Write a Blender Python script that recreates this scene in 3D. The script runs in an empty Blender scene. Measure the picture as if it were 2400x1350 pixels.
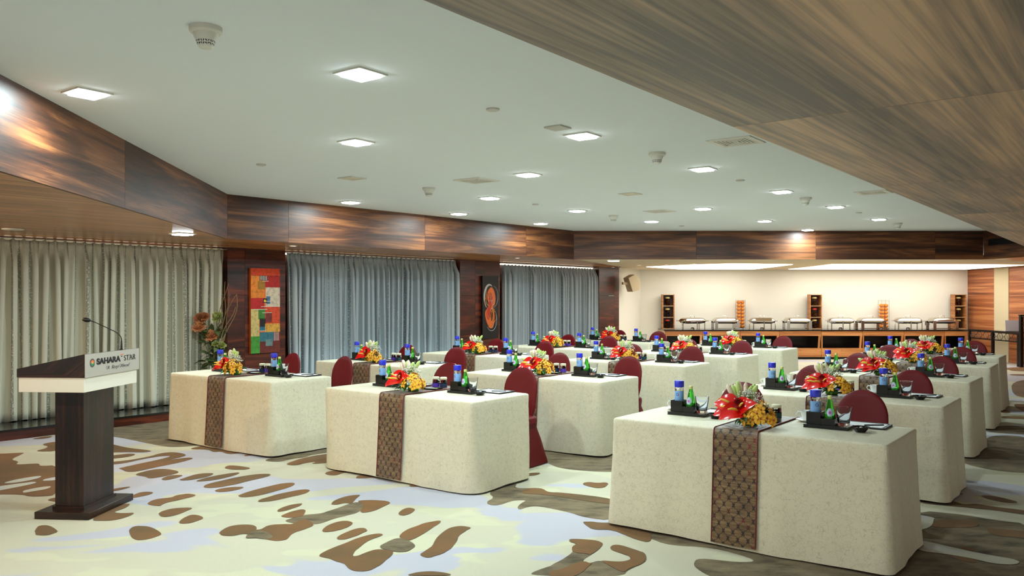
import bpy, math, random
from mathutils import Vector, Matrix
random.seed(7)
scene = bpy.context.scene
C = scene.collection
PI = math.pi

# ------------------------------------------------------------------ camera, world, exposure
EYE = 1.60                     # eye height in metres
FPX, CX, CY = 1950.0, 1200.0, 695.0   # focal length in pixels, principal point (2400 x 1350 frame)
cam_d = bpy.data.cameras.new('camera')
cam_d.sensor_width = 36.0
cam_d.lens = 36.0 * FPX / 2400.0
cam_d.shift_y = (CY - 675.0) / 2400.0
cam_d.clip_end = 200
cam = bpy.data.objects.new('camera', cam_d)
cam.location = (0, 0, EYE)
cam.rotation_euler = (PI / 2, 0, 0)
C.objects.link(cam)
scene.camera = cam

world = bpy.data.worlds.new('world')
scene.world = world
world.use_nodes = True
world.node_tree.nodes['Background'].inputs[0].default_value = (0.99, 0.97, 0.90, 1)
world.node_tree.nodes['Background'].inputs[1].default_value = 0.92

scene.view_settings.view_transform = 'Standard'
scene.view_settings.look = 'None'
scene.view_settings.exposure = 0.07
scene.view_settings.gamma = 1.0
scene.view_settings.use_curve_mapping = False
cyc = scene.cycles
cyc.max_bounces = 5
cyc.diffuse_bounces = 3
cyc.glossy_bounces = 2
cyc.transmission_bounces = 5
cyc.transparent_max_bounces = 6
cyc.caustics_reflective = False
cyc.caustics_refractive = False

DOWNLIGHT_W = 29.0             # power of one cool ceiling downlight
WARM_W = 10.0
STAGE_W = 150.0
COOL = (0.77, 0.965, 1.0)
WARM = (1.0, 0.72, 0.42)
PANEL_E = 3.3                  # luminous ceiling panels over the buffet
ZC = 2.85                      # main ceiling
ZS = 2.31                      # timber soffit underside


def at(px, py, h):
    """Point of the room that shows at a pixel, on the horizontal plane at height h."""
    d = FPX * (EYE - h) / (py - CY)
    return Vector(((px - CX) * d / FPX, d, h))


def ray_line(px, p, d):
    """Where the vertical plane through pixel column px meets the plan line p + t d."""
    a = (px - CX) / FPX
    t = (a * p[1] - p[0]) / (d[0] - a * d[1])
    return t


# ------------------------------------------------------------------ mesh helpers
class MB:
    def __init__(self):
        self.v, self.f, self.uv, self.mi = [], [], [], []

    def face(self, idx, uv=None, m=0):
        self.f.append(tuple(idx)); self.uv.append(uv); self.mi.append(m)

    def poly(self, pts, uv=None, m=0):
        b = len(self.v)
        self.v += [tuple(p) for p in pts]
        self.face(range(b, b + len(pts)), uv, m)

    def box(self, x0, x1, y0, y1, z0, z1, m=0):
        b = len(self.v)
        self.v += [(x0, y0, z0), (x1, y0, z0), (x1, y1, z0), (x0, y1, z0),
                   (x0, y0, z1), (x1, y0, z1), (x1, y1, z1), (x0, y1, z1)]
        ax, ay, az = x1 - x0, y1 - y0, z1 - z0
        for idx, (w, h) in (((3, 2, 1, 0), (ax, ay)), ((4, 5, 6, 7), (ax, ay)), ((0, 1, 5, 4), (ax, az)),
                            ((1, 2, 6, 5), (ay, az)), ((2, 3, 7, 6), (ax, az)), ((3, 0, 4, 7), (ay, az))):
            if az > 1.5 * max(ax, ay):
                uv = [(0, 0), (0, w), (h, w), (h, 0)] if False else [(0, 0), (w, 0), (w, h), (0, h)]
            elif w >= h:
                uv = [(0, 0), (w, 0), (w, h), (0, h)]
            else:
                uv = [(0, 0), (0, w), (h, w), (h, 0)]
            self.face([b + i for i in idx], uv, m)
        return self

    def obox(self, c, ex, ey, ez, hx, hy, hz, m=0):
        """oriented box, centre c, unit axes and half sizes"""
        b = len(self.v)
        c, ex, ey, ez = Vector(c), Vector(ex), Vector(ey), Vector(ez)
        for sz in (-1, 1):
            for sx, sy in ((-1, -1), (1, -1), (1, 1), (-1, 1)):
                self.v.append(tuple(c + ex * hx * sx + ey * hy * sy + ez * hz * sz))
        for idx, (w, h) in (((3, 2, 1, 0), (hx, hy)), ((4, 5, 6, 7), (hx, hy)), ((0, 1, 5, 4), (hx, hz)),
                            ((1, 2, 6, 5), (hy, hz)), ((2, 3, 7, 6), (hx, hz)), ((3, 0, 4, 7), (hy, hz))):
            w, h = 2 * w, 2 * h
            self.face([b + i for i in idx], [(0, 0), (w, 0), (w, h), (0, h)], m)
        return self

    def lathe(self, prof, n=24, c=(0, 0, 0), m=0, cap0=True, cap1=True, uvh=True):
        b = len(self.v)
        for r, z in prof:
            for i in range(n):
                a = 2 * PI * i / n
                self.v.append((c[0] + r * math.cos(a), c[1] + r * math.sin(a), c[2] + z))
        for k in range(len(prof) - 1):
            for i in range(n):
                j = (i + 1) % n
                u0, u1 = i / n, (i + 1) / n
                self.face((b + k * n + i, b + k * n + j, b + (k + 1) * n + j, b + (k + 1) * n + i),
                          [(u0, prof[k][1]), (u1, prof[k][1]), (u1, prof[k + 1][1]), (u0, prof[k + 1][1])], m)
        if cap0:
            self.face([b + i for i in range(n - 1, -1, -1)], None, m)
        if cap1:
            o = b + (len(prof) - 1) * n
            self.face([o + i for i in range(n)], None, m)
        return self

    def tube(self, pts, r, n=8, m=0, caps=True):
        pts = [Vector(p) for p in pts]
        if not isinstance(r, (list, tuple)):
            r = [r] * len(pts)
        b = len(self.v)
        up = Vector((0, 0, 1))
        prev = None
        for i, p in enumerate(pts):
            d = (pts[min(i + 1, len(pts) - 1)] - pts[max(i - 1, 0)]).normalized()
            if prev is None:
                s = d.cross(up)
                if s.length < 1e-3:
                    s = d.cross(Vector((0, 1, 0)))
                s.normalize()
            else:
                s = (prev - d * prev.dot(d)).normalized()
            prev = s
            t = d.cross(s)
            for k in range(n):
                a = 2 * PI * k / n
                self.v.append(tuple(p + (s * math.cos(a) + t * math.sin(a)) * r[i]))
        for i in range(len(pts) - 1):
            for k in range(n):
                j = (k + 1) % n
                self.face((b + i * n + k, b + i * n + j, b + (i + 1) * n + j, b + (i + 1) * n + k), None, m)
        if caps:
            self.face([b + k for k in range(n - 1, -1, -1)], None, m)
            o = b + (len(pts) - 1) * n
            self.face([o + k for k in range(n)], None, m)
        return self

    def ell(self, c, rx, ry, rz, nu=12, nv=8, m=0, rot=None):
        b = len(self.v)
        c = Vector(c)
        for j in range(1, nv):
            th = PI * j / nv
            for i in range(nu):
                ph = 2 * PI * i / nu
                q = Vector((rx * math.sin(th) * math.cos(ph), ry * math.sin(th) * math.sin(ph), rz * math.cos(th)))
                if rot is not None:
                    q = rot @ q
                self.v.append(tuple(c + q))
        tz = Vector((0, 0, rz)); tz = rot @ tz if rot is not None else tz
        self.v.append(tuple(c + tz)); self.v.append(tuple(c - tz))
        t, bo = len(self.v) - 2, len(self.v) - 1
        for j in range(nv - 2):
            for i in range(nu):
                k = (i + 1) % nu
                self.face((b + j * nu + i, b + (j + 1) * nu + i, b + (j + 1) * nu + k, b + j * nu + k), None, m)
        for i in range(nu):
            k = (i + 1) % nu
            self.face((t, b + i, b + k), None, m)
            self.face((bo, b + (nv - 2) * nu + k, b + (nv - 2) * nu + i), None, m)
        return self

    def grid(self, fn, nu, nv, uvfn=None, m=0, closed_u=False):
        b = len(self.v)
        for j in range(nv + 1):
            for i in range(nu + (0 if closed_u else 1)):
                self.v.append(tuple(fn(i / nu, j / nv)))
        w = nu if closed_u else nu + 1
        for j in range(nv):
            for i in range(nu):
                k = (i + 1) % w if closed_u else i + 1
                uv = None
                if uvfn:
                    uv = [uvfn(i / nu, j / nv), uvfn((i + 1) / nu, j / nv), uvfn((i + 1) / nu, (j + 1) / nv), uvfn(i / nu, (j + 1) / nv)]
                self.face((b + j * w + i, b + j * w + k, b + (j + 1) * w + k, b + (j + 1) * w + i), uv, m)
        return self

    def prism(self, poly, z0, z1, d=(1, 0), m=0):
        """vertical prism over a plan polygon (counter-clockwise); d = grain direction on top and bottom"""
        b = len(self.v); n = len(poly)
        a = sum(poly[i][0] * poly[(i + 1) % n][1] - poly[(i + 1) % n][0] * poly[i][1] for i in range(n))
        if a < 0:
            poly = poly[::-1]
        self.v += [(p[0], p[1], z0) for p in poly] + [(p[0], p[1], z1) for p in poly]
        l = math.hypot(*d); d = (d[0] / l, d[1] / l)
        q = [(p[0] * d[0] + p[1] * d[1], -p[0] * d[1] + p[1] * d[0]) for p in poly]
        self.face([b + i for i in range(n - 1, -1, -1)], q[::-1], m)
        self.face([b + n + i for i in range(n)], q, m)
        s = 0
        for i in range(n):
            j = (i + 1) % n
            w = math.hypot(poly[j][0] - poly[i][0], poly[j][1] - poly[i][1])
            self.face((b + i, b + j, b + n + j, b + n + i), [(s, z0), (s + w, z0), (s + w, z1), (s, z1)], m)
            s += w
        return self

    def mesh(self, name, mats, smooth=None):
        me = bpy.data.meshes.new(name)
        me.from_pydata(self.v, [], self.f)
        if not isinstance(mats, (list, tuple)):
            mats = [mats]
        for m in mats:
            me.materials.append(MAT[m] if isinstance(m, str) else m)
        if any(self.mi):
            me.polygons.foreach_set('material_index', self.mi)
        if any(u is not None for u in self.uv):
            lay = me.uv_layers.new(name='UVMap')
            flat = []
            for f, u in zip(self.f, self.uv):
                if u is None:
                    u = [(0, 0)] * len(f)
                for a in u:
                    flat += [a[0], a[1]]
            lay.data.foreach_set('uv', flat)
        me.update()
        if smooth is not None:
            me.polygons.foreach_set('use_smooth', [True] * len(me.polygons))
            if smooth < 180:
                me.set_sharp_from_angle(angle=math.radians(smooth))
        return me

    def build(self, name, mats, parent=None, smooth=None, loc=None, rz=None):
        return put(name, self.mesh(name, mats, smooth), parent, loc, rz)


def put(name, me, parent=None, loc=None, rz=None):
    o = bpy.data.objects.new(name, me)
    C.objects.link(o)
    if parent is not None:
        o.parent = parent
    if loc is not None:
        o.location = loc
    if rz is not None:
        o.rotation_euler = (0, 0, rz)
    return o


def tag(o, label, cat, group=None):
    o['label'] = label
    o['category'] = cat
    if group:
        o['group'] = group
    return o


def thing(name, label, cat, loc=(0, 0, 0), rz=0.0, group=None):
    o = bpy.data.objects.new(name, None)
    o.empty_display_size = 0.05
    C.objects.link(o)
    o.location = loc
    o.rotation_euler = (0, 0, rz)
    return tag(o, label, cat, group)


def struct(o, label=None):
    o['kind'] = 'structure'
    if label:
        o['label'] = label
    return o


def copy_tree(o, parent=None):
    c = o.copy()
    C.objects.link(c)
    c.parent = parent
    for ch in o.children:
        copy_tree(ch, c)
    return c


def bevel(o, w=0.004, seg=2):
    m = o.modifiers.new('bevel', 'BEVEL')
    m.width = w; m.segments = seg; m.limit_method = 'ANGLE'
    return o


def chaikin(p, it=2):
    for _ in range(it):
        q = []
        for i in range(len(p)):
            a, b = p[i], p[(i + 1) % len(p)]
            q.append((a[0] * .75 + b[0] * .25, a[1] * .75 + b[1] * .25))
            q.append((a[0] * .25 + b[0] * .75, a[1] * .25 + b[1] * .75))
        p = q
    return p


# ------------------------------------------------------------------ materials
MAT = {}


def srgb(r, g, b):
    f = lambda c: (c / 255 / 12.92) if c / 255 <= .04045 else ((c / 255 + .055) / 1.055) ** 2.4
    return (f(r), f(g), f(b), 1)


def mat(name, col=(.8, .8, .8, 1), rough=.5, metal=0., spec=.5, trans=0., ior=1.45, emit=None, estr=0., coat=0., sheen=0., sub=0.):
    m = bpy.data.materials.new(name)
    m.use_nodes = True
    p = m.node_tree.nodes['Principled BSDF']
    p.inputs['Base Color'].default_value = col
    p.inputs['Roughness'].default_value = rough
    p.inputs['Metallic'].default_value = metal
    p.inputs['Specular IOR Level'].default_value = spec
    p.inputs['Transmission Weight'].default_value = trans
    p.inputs['IOR'].default_value = ior
    p.inputs['Coat Weight'].default_value = coat
    p.inputs['Coat Roughness'].default_value = .12
    p.inputs['Sheen Weight'].default_value = sheen
    if emit:
        p.inputs['Emission Color'].default_value = emit
        p.inputs['Emission Strength'].default_value = estr
    MAT[name] = m
    return m


class NT:
    """small wrapper to wire node trees"""
    def __init__(self, m):
        self.t = m.node_tree
        self.p = self.t.nodes['Principled BSDF']

    def n(self, typ, **kw):
        nd = self.t.nodes.new(typ)
        for k, v in kw.items():
            if k.startswith('i_'):
                nd.inputs[k[2:].replace('_', ' ')].default_value = v
            else:
                setattr(nd, k, v)
        return nd

    def l(self, a, b):
        self.t.links.new(a, b)

    def math(self, op, a, b=None, c=None, clamp=False):
        nd = self.t.nodes.new('ShaderNodeMath')
        nd.operation = op; nd.use_clamp = clamp
        for i, x in enumerate((a, b, c)):
            if x is None:
                continue
            if isinstance(x, (int, float)):
                nd.inputs[i].default_value = x
            else:
                self.l(x, nd.inputs[i])
        return nd.outputs[0]

    def ramp(self, fac, stops):
        nd = self.t.nodes.new('ShaderNodeValToRGB')
        e = nd.color_ramp.elements
        while len(e) < len(stops):
            e.new(.5)
        for x, (pos, col) in zip(e, stops):
            x.position = pos; x.color = col
        self.l(fac, nd.inputs[0])
        return nd.outputs[0]

    def mix(self, fac, a, b):
        nd = self.t.nodes.new('ShaderNodeMix')
        nd.data_type = 'RGBA'
        for s, x in ((nd.inputs[0], fac), (nd.inputs[6], a), (nd.inputs[7], b)):
            if isinstance(x, (int, float, tuple)):
                s.default_value = x
            else:
                self.l(x, s)
        return nd.outputs[2]

    def bump(self, h, strength=.2, dist=.01):
        nd = self.t.nodes.new('ShaderNodeBump')
        nd.inputs['Strength'].default_value = strength
        nd.inputs['Distance'].default_value = dist
        self.l(h, nd.inputs['Height'])
        self.l(nd.outputs[0], self.p.inputs['Normal'])


def wood(name, dark, mid, light, rough=.32, coat=.35, sx=.55, sy=7., fine=.35, coords='UV', dist=.9):
    m = mat(name, mid, rough, coat=coat)
    t = NT(m)
    tc = t.n('ShaderNodeTexCoord')
    oi = t.n('ShaderNodeObjectInfo')
    off = t.n('ShaderNodeVectorMath', operation='MULTIPLY_ADD')
    cx = t.n('ShaderNodeCombineXYZ')
    for i in range(3):
        t.l(oi.outputs['Random'], cx.inputs[i])
    t.l(cx.outputs[0], off.inputs[0])
    off.inputs[1].default_value = (17.3, 31.7, 5.1)
    t.l(tc.outputs[coords], off.inputs[2])
    mp = t.n('ShaderNodeMapping'); mp.inputs['Scale'].default_value = (sx, sy, 1)
    t.l(off.outputs[0], mp.inputs[0])
    n1 = t.n('ShaderNodeTexNoise', i_Scale=1.0, i_Detail=5.0, i_Roughness=.55, i_Distortion=dist)
    t.l(mp.outputs[0], n1.inputs['Vector'])
    mp2 = t.n('ShaderNodeMapping'); mp2.inputs['Scale'].default_value = (sx * 3, sy * 17, 1)
    t.l(off.outputs[0], mp2.inputs[0])
    n2 = t.n('ShaderNodeTexNoise', i_Scale=1.0, i_Detail=3.0, i_Roughness=.6)
    t.l(mp2.outputs[0], n2.inputs['Vector'])
    f = t.math('ADD', n1.outputs['Fac'], t.math('MULTIPLY', t.math('SUBTRACT', n2.outputs['Fac'], .5), fine))
    col = t.ramp(f, [(.30, dark), (.5, mid), (.68, light)])
    t.l(col, t.p.inputs['Base Color'])
    t.p.inputs['Coat Roughness'].default_value = .4
    return m


wood('walnut_fascia', srgb(38, 19, 11), srgb(84, 46, 25), srgb(144, 90, 50), rough=.48, coat=.12)
wood('walnut_soffit', srgb(140, 82, 40), srgb(190, 122, 66), srgb(226, 162, 98), rough=.3, coat=.3)
wood('ash_soffit', srgb(108, 100, 94), srgb(172, 146, 122), srgb(224, 186, 146), rough=.42, coat=.1, sx=.30, sy=2.3, fine=.65, dist=.35)
wood('mahogany', srgb(30, 8, 5), srgb(70, 23, 11), srgb(120, 52, 25), rough=.3, coat=.35, sx=.8, sy=8)
wood('teak_wall', srgb(112, 62, 36), srgb(168, 98, 58), srgb(206, 138, 86), rough=.42, coat=.1, sx=.35, sy=13, fine=.3)
wood('oak_counter', srgb(140, 82, 42), srgb(182, 118, 66), srgb(206, 146, 88), rough=.4, coat=.15, sx=.6, sy=12)
wood('oak_pale', srgb(176, 136, 92), srgb(204, 164, 116), srgb(220, 186, 140), rough=.45, coat=.1, sx=.6, sy=12)
wood('podium_wood', srgb(10, 5, 4), srgb(28, 14, 9), srgb(56, 29, 17), rough=.34, coat=.08, sx=22, sy=.7, fine=.3)
wood('podium_wood_flat', srgb(12, 6, 4), srgb(30, 15, 9), srgb(60, 32, 18), rough=.32, coat=.08, sx=1.1, sy=14, fine=.6)

m = mat('ceiling_paint', srgb(238, 244, 246), .85, spec=.2)
mat('cream_paint', srgb(240, 236, 222), .8, spec=.2)
mat('cream_ceiling', srgb(232, 212, 180), .8, spec=.2)
mat('pilaster', srgb(206, 192, 158), .8, spec=.2)
mat('black_granite', srgb(14, 18, 20), .12, spec=.6)
mat('black_lacquer', srgb(14, 15, 16), .3, spec=.5)
mat('black_leather', srgb(16, 18, 22), .42, spec=.5)
mat('black_metal', srgb(12, 11, 11), .4, spec=.4)
mat('black_ceramic', srgb(10, 11, 14), .12, spec=.6)
mat('dark_gap', srgb(8, 6, 5), .9, spec=.1)
mat('white_plastic', srgb(226, 224, 212), .45)
mat('grey_plastic', srgb(206, 204, 194), .5)
mat('vent_grey', srgb(96, 92, 84), .7)
mat('black_plastic', srgb(16, 16, 16), .45)
mat('white_lacquer', srgb(226, 218, 200), .35, coat=.2)
mat('white_china', srgb(240, 240, 236), .12, spec=.6)
mat('paper', srgb(235, 236, 234), .8)
mat('silver', (.72, .70, .68, 1), .16, metal=1)
mat('steel', (.62, .57, .50, 1), .14, metal=1)
mat('brushed_plate', srgb(196, 192, 184), .34, metal=.55)
mat('sign_black', srgb(14, 13, 14), .5)
mat('sign_grey', srgb(92, 90, 90), .5)
mat('sign_orange', srgb(226, 110, 44), .5)
mat('sign_green', srgb(24, 130, 76), .5)
mat('sign_gold', srgb(214, 170, 120), .5)
mat('clear_glass', (1, 1, 1, 1), .0, trans=1., ior=1.3)
mat('pet_clear', (.98, .99, 1, 1), .03, trans=1., ior=1.15)
mat('green_glass', srgb(96, 232, 80), .02, trans=.85, ior=1.3)
mat('cap_blue', srgb(28, 40, 196), .35, coat=.2)
mat('label_blue', srgb(126, 172, 226), .4)
mat('label_white', srgb(206, 212, 226), .4)
mat('logo_blue', srgb(30, 40, 140), .4)
mat('logo_red', srgb(220, 50, 60), .4)
mat('label_pink', srgb(190, 84, 176), .4)
mat('label_cyan', srgb(176, 196, 214), .4)
mat('cap_gold', srgb(206, 208, 130), .35, metal=.3)
mat('label_navy', srgb(22, 44, 78), .5)
mat('label_purple', srgb(84, 52, 168), .5)
mat('label_teal', srgb(24, 72, 76), .5)
mat('cloth_lid', srgb(222, 218, 184), .8)
mat('candy', srgb(220, 210, 190), .6)
mat('spathe_red', srgb(212, 20, 18), .18, coat=.4)
mat('spadix', srgb(226, 190, 70), .6)
mat('rose_red', srgb(140, 8, 12), .7)
mat('orchid_yellow', srgb(236, 172, 40), .55)
mat('orchid_brown', srgb(150, 70, 20), .6)
mat('lily_green', srgb(186, 208, 124), .5)
mat('lily_pink', srgb(228, 206, 186), .5)
mat('leaf_green', srgb(70, 130, 46), .4)
mat('leaf_dark', srgb(20, 62, 26), .4)
mat('stem_green', srgb(96, 140, 60), .6)
mat('baby_breath', srgb(226, 228, 216), .7)
mat('dry_orange', srgb(228, 156, 104), .8)
mat('dry_brown', srgb(196, 126, 80), .8)
mat('dry_green', srgb(176, 180, 104), .8)
mat('dry_leaf', srgb(84, 96, 54), .7)
mat('twig', srgb(150, 124, 84), .7)
mat('vase', srgb(120, 92, 52), .35)
mat('speaker_cream', srgb(204, 182, 146), .5)
mat('orange_peel', srgb(238, 142, 40), .5)
mat('carrot', srgb(228, 110, 48), .6)
mat('nuts', srgb(196, 132, 62), .6)
mat('dark_beans', srgb(44, 28, 22), .5)
mat('mixed_nuts', srgb(176, 112, 60), .6)
mat('red_lid', srgb(196, 54, 40), .5)
mat('straw_lid', srgb(206, 180, 110), .7)
mat('laptop', srgb(186, 184, 192), .4, metal=.3)
mat('wire', srgb(150, 150, 146), .35, metal=.7)
mat('unlit_lens', srgb(226, 214, 186), .4)
mat('lamp_cool', (1, 1, 1, 1), .5, emit=(.86, .96, 1, 1), estr=34.)
mat('lamp_warm', (1, 1, 1, 1), .5, emit=(1, .72, .5, 1), estr=4.)
mat('strip_warm', (1, 1, 1, 1), .5, emit=(1, .80, .56, 1), estr=5.)
mat('panel_warm', (1, 1, 1, 1), .5, emit=(1, .96, .88, 1), estr=PANEL_E)

# red stretch chair cover
m = mat('chair_red', srgb(98, 3, 12), .5, spec=.3)

# table linen: damask with a fine twig-like crackle
m = mat('linen', srgb(222, 208, 176), .62, spec=.35)
t = NT(m)
tc = t.n('ShaderNodeTexCoord')
mp = t.n('ShaderNodeMapping'); mp.inputs['Scale'].default_value = (1, 1, 1)
t.l(tc.outputs['UV'], mp.inputs[0])
nz = t.n('ShaderNodeTexNoise', i_Scale=9.0, i_Detail=2.0)
t.l(mp.outputs[0], nz.inputs['Vector'])
va = t.n('ShaderNodeVectorMath', operation='MULTIPLY_ADD'); va.inputs[1].default_value = (.02, .02, 0)
t.l(nz.outputs['Color'], va.inputs[0]); t.l(mp.outputs[0], va.inputs[2])
msk = None
for sc, off in ((58, 0), (40, 3.3)):
    vv = t.n('ShaderNodeMapping'); vv.inputs['Location'].default_value = (off, off, 0)
    t.l(va.outputs[0], vv.inputs[0])
    vo = t.n('ShaderNodeTexVoronoi', feature='DISTANCE_TO_EDGE', i_Scale=sc, i_Randomness=1.0)
    t.l(vv.outputs[0], vo.inputs['Vector'])
    ln = t.math('SUBTRACT', 1.0, t.math('MULTIPLY', vo.outputs['Distance'], 20.0), clamp=True)
    br = t.n('ShaderNodeTexNoise', i_Scale=24.0 + off, i_Detail=1.0)
    t.l(vv.outputs[0], br.inputs['Vector'])
    ln = t.math('MULTIPLY', ln, t.math('MULTIPLY', t.math('SUBTRACT', br.outputs['Fac'], .47), 12.0, clamp=True))
    msk = ln if msk is None else t.math('MAXIMUM', msk, ln)
t.l(t.mix(t.math('MULTIPLY', msk, .5), srgb(218, 210, 184), srgb(160, 146, 120)), t.p.inputs['Base Color'])
t.l(t.math('SUBTRACT', .62, t.math('MULTIPLY', msk, .3)), t.p.inputs['Roughness'])

# table runner: bronze satin with a dark ogee lattice
m = mat('runner_satin', srgb(120, 92, 62), .4, spec=.5, sheen=.2)
t = NT(m)
tc = t.n('ShaderNodeTexCoord')
sp = t.n('ShaderNodeSeparateXYZ'); t.l(tc.outputs['UV'], sp.inputs[0])
u = t.math('DIVIDE', sp.outputs[0], .0645)
v = t.math('DIVIDE', sp.outputs[1], .084)
s = t.math('MULTIPLY', t.math('TANH', t.math('MULTIPLY', t.math('COSINE', t.math('MULTIPLY', v, 2 * PI)), 1.9)), .22)
d1_ = t.math('ABSOLUTE', t.math('SUBTRACT', t.math('FRACT', t.math('ADD', u, s)), .5))
d2_ = t.math('ABSOLUTE', t.math('SUBTRACT', t.math('FRACT', t.math('ADD', t.math('SUBTRACT', u, s), .5)), .5))
dm = t.math('MINIMUM', d1_, d2_)
line = t.math('SUBTRACT', 1.0, t.math('DIVIDE', dm, .058), clamp=True)
line = t.math('GREATER_THAN', line, .25)
for u0, v0 in ((.25, 0.), (.75, .5)):
    a = t.math('ABSOLUTE', t.math('SUBTRACT', t.math('FRACT', t.math('ADD', u, .5 - u0)), .5))
    b = t.math('ABSOLUTE', t.math('SUBTRACT', t.math('FRACT', t.math('ADD', v, .5 - v0)), .5))
    a = t.math('SUBTRACT', a, .125)
    b = t.math('MULTIPLY', t.math('SUBTRACT', b, .085), 1.3)
    rr_ = t.math('ADD', t.math('MULTIPLY', a, a), t.math('MULTIPLY', b, b))
    line = t.math('MAXIMUM', line, t.math('LESS_THAN', rr_, .0022))
wv = t.n('ShaderNodeTexNoise', i_Scale=1.0, i_Detail=3.0)
mp = t.n('ShaderNodeMapping'); mp.inputs['Scale'].default_value = (7, 60, 1)
t.l(tc.outputs['UV'], mp.inputs[0]); t.l(mp.outputs[0], wv.inputs['Vector'])
base = t.ramp(wv.outputs['Fac'], [(.3, srgb(84, 62, 38)), (.5, srgb(114, 88, 58)), (.7, srgb(142, 114, 80))])
lc = t.n('ShaderNodeTexNoise', i_Scale=5.0)
t.l(tc.outputs['UV'], lc.inputs['Vector'])
lcol = t.ramp(lc.outputs['Fac'], [(.52, srgb(30, 12, 20)), (.66, srgb(120, 20, 28))])
t.l(t.mix(line, base, lcol), t.p.inputs['Base Color'])
t.bump(wv.outputs['Fac'], .3, .004)
mat('runner_piping', srgb(120, 18, 28), .5)

# satin curtain with dark speckled jacquard bands
def curtain_mat(name, base, dark):
    m = mat(name, base, .42, spec=.4, sheen=.3)
    t = NT(m)
    tc = t.n('ShaderNodeTexCoord')
    sp = t.n('ShaderNodeSeparateXYZ'); t.l(tc.outputs['UV'], sp.inputs[0])
    f = t.math('FRACT', t.math('DIVIDE', sp.outputs[0], .43))
    band = t.math('MAXIMUM', t.math('MULTIPLY', t.math('GREATER_THAN', f, .30), t.math('LESS_THAN', f, .40)),
                  t.math('MULTIPLY', t.math('GREATER_THAN', f, .76), t.math('LESS_THAN', f, .82)))
    nz = t.n('ShaderNodeTexNoise', i_Scale=55.0, i_Detail=2.0); t.l(tc.outputs['UV'], nz.inputs['Vector'])
    sk = t.math('MULTIPLY', band, t.math('MULTIPLY', t.math('SUBTRACT', nz.outputs['Fac'], .36), 8.0, clamp=True))
    t.l(t.mix(t.math('MULTIPLY', sk, .6), base, dark), t.p.inputs['Base Color'])
curtain_mat('curtain_satin', srgb(214, 209, 186), srgb(70, 66, 50))
curtain_mat('curtain_silver', srgb(184, 196, 202), srgb(62, 66, 66))

# carpet: pale field with lilac drifts; the brown and taupe figures are inlaid
m = mat('carpet_pale', srgb(214, 212, 190), .95, spec=.1, sheen=.15)
t = NT(m)
tc = t.n('ShaderNodeTexCoord')
mp = t.n('ShaderNodeMapping'); mp.inputs['Scale'].default_value = (.55, 1.0, 1); mp.inputs['Rotation'].default_value = (0, 0, .5)
t.l(tc.outputs['Object'], mp.inputs[0])
nz = t.n('ShaderNodeTexNoise', i_Scale=1.15, i_Detail=2.5, i_Roughness=.45, i_Distortion=.6)
t.l(mp.outputs[0], nz.inputs['Vector'])
f1 = t.math('MULTIPLY', t.math('SUBTRACT', nz.outputs['Fac'], .53), 60.0, clamp=True)
n3 = t.n('ShaderNodeTexNoise', i_Scale=2.1, i_Detail=2.0)
t.l(mp.outputs[0], n3.inputs['Vector'])
f3 = t.math('MULTIPLY', t.math('SUBTRACT', n3.outputs['Fac'], .55), 45.0, clamp=True)
c0 = t.mix(t.math('MULTIPLY', f3, .7), srgb(192, 186, 162), srgb(200, 197, 164))
t.l(t.mix(f1, c0, srgb(180, 178, 186)), t.p.inputs['Base Color'])
fn = t.n('ShaderNodeTexNoise', i_Scale=260.0, i_Detail=2.0); t.l(tc.outputs['Object'], fn.inputs['Vector'])
t.bump(fn.outputs['Fac'], .35, .004)


def carpet(name, a, b, c, sx=1.2, sy=6.):
    m = mat(name, b, .95, spec=.1, sheen=.1)
    t = NT(m)
    tc = t.n('ShaderNodeTexCoord')
    mp = t.n('ShaderNodeMapping'); mp.inputs['Scale'].default_value = (sx, sy, 1); mp.inputs['Rotation'].default_value = (0, 0, .25)
    t.l(tc.outputs['Object'], mp.inputs[0])
    nz = t.n('ShaderNodeTexNoise', i_Scale=1.6, i_Detail=5.0, i_Roughness=.65); t.l(mp.outputs[0], nz.inputs['Vector'])
    t.l(t.ramp(nz.outputs['Fac'], [(.32, a), (.5, b), (.7, c)]), t.p.inputs['Base Color'])
    fn = t.n('ShaderNodeTexNoise', i_Scale=260.0, i_Detail=2.0); t.l(tc.outputs['Object'], fn.inputs['Vector'])
    t.bump(fn.outputs['Fac'], .35, .004)
carpet('carpet_brown', srgb(96, 76, 48), srgb(116, 84, 50), srgb(134, 90, 50), .5, .7)
carpet('carpet_taupe', srgb(74, 66, 48), srgb(112, 98, 74), srgb(134, 118, 90), 2.6, 5)
carpet('carpet_cream', srgb(186, 186, 188), srgb(194, 190, 172), srgb(200, 194, 164), .8, 1.2)

# ------------------------------------------------------------------ plan of the room
D1, D2 = Vector((.6, .8)), Vector((.8, -.6))           # table depth and table length directions
TABLE_RZ = math.atan2(-.6, .8)
W0, WD, WN = Vector((-6.0, 9.75)), Vector((.6225, .7826)), Vector((.7826, -.6225))   # curtain wall and its room side
W_RZ = math.atan2(WD.y, WD.x)
BA, BB, BC_, BD = Vector((-2.15, -2.0)), Vector((-3.475, 10.16)), Vector((1.177, 15.83)), Vector((8.97, 15.83))
BE = Vector((9.245, 14.46))
E0, ED, EN = Vector((-.214, 1.99)), Vector((.607, .795)), Vector((.795, -.607))      # free edge of the ash soffit
YB = 21.97
XR = 12.05


def wp(t, off=0.0):
    return W0 + WD * t + WN * off


# floor and carpet figures
fl = MB(); fl.prism([(-14, -3), (17, -3), (17, 24), (-14, 24)], -.08, 0.0)
floor = struct(fl.build('floor', 'carpet_pale'), 'pale patterned carpet with brown and taupe figures')


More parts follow.
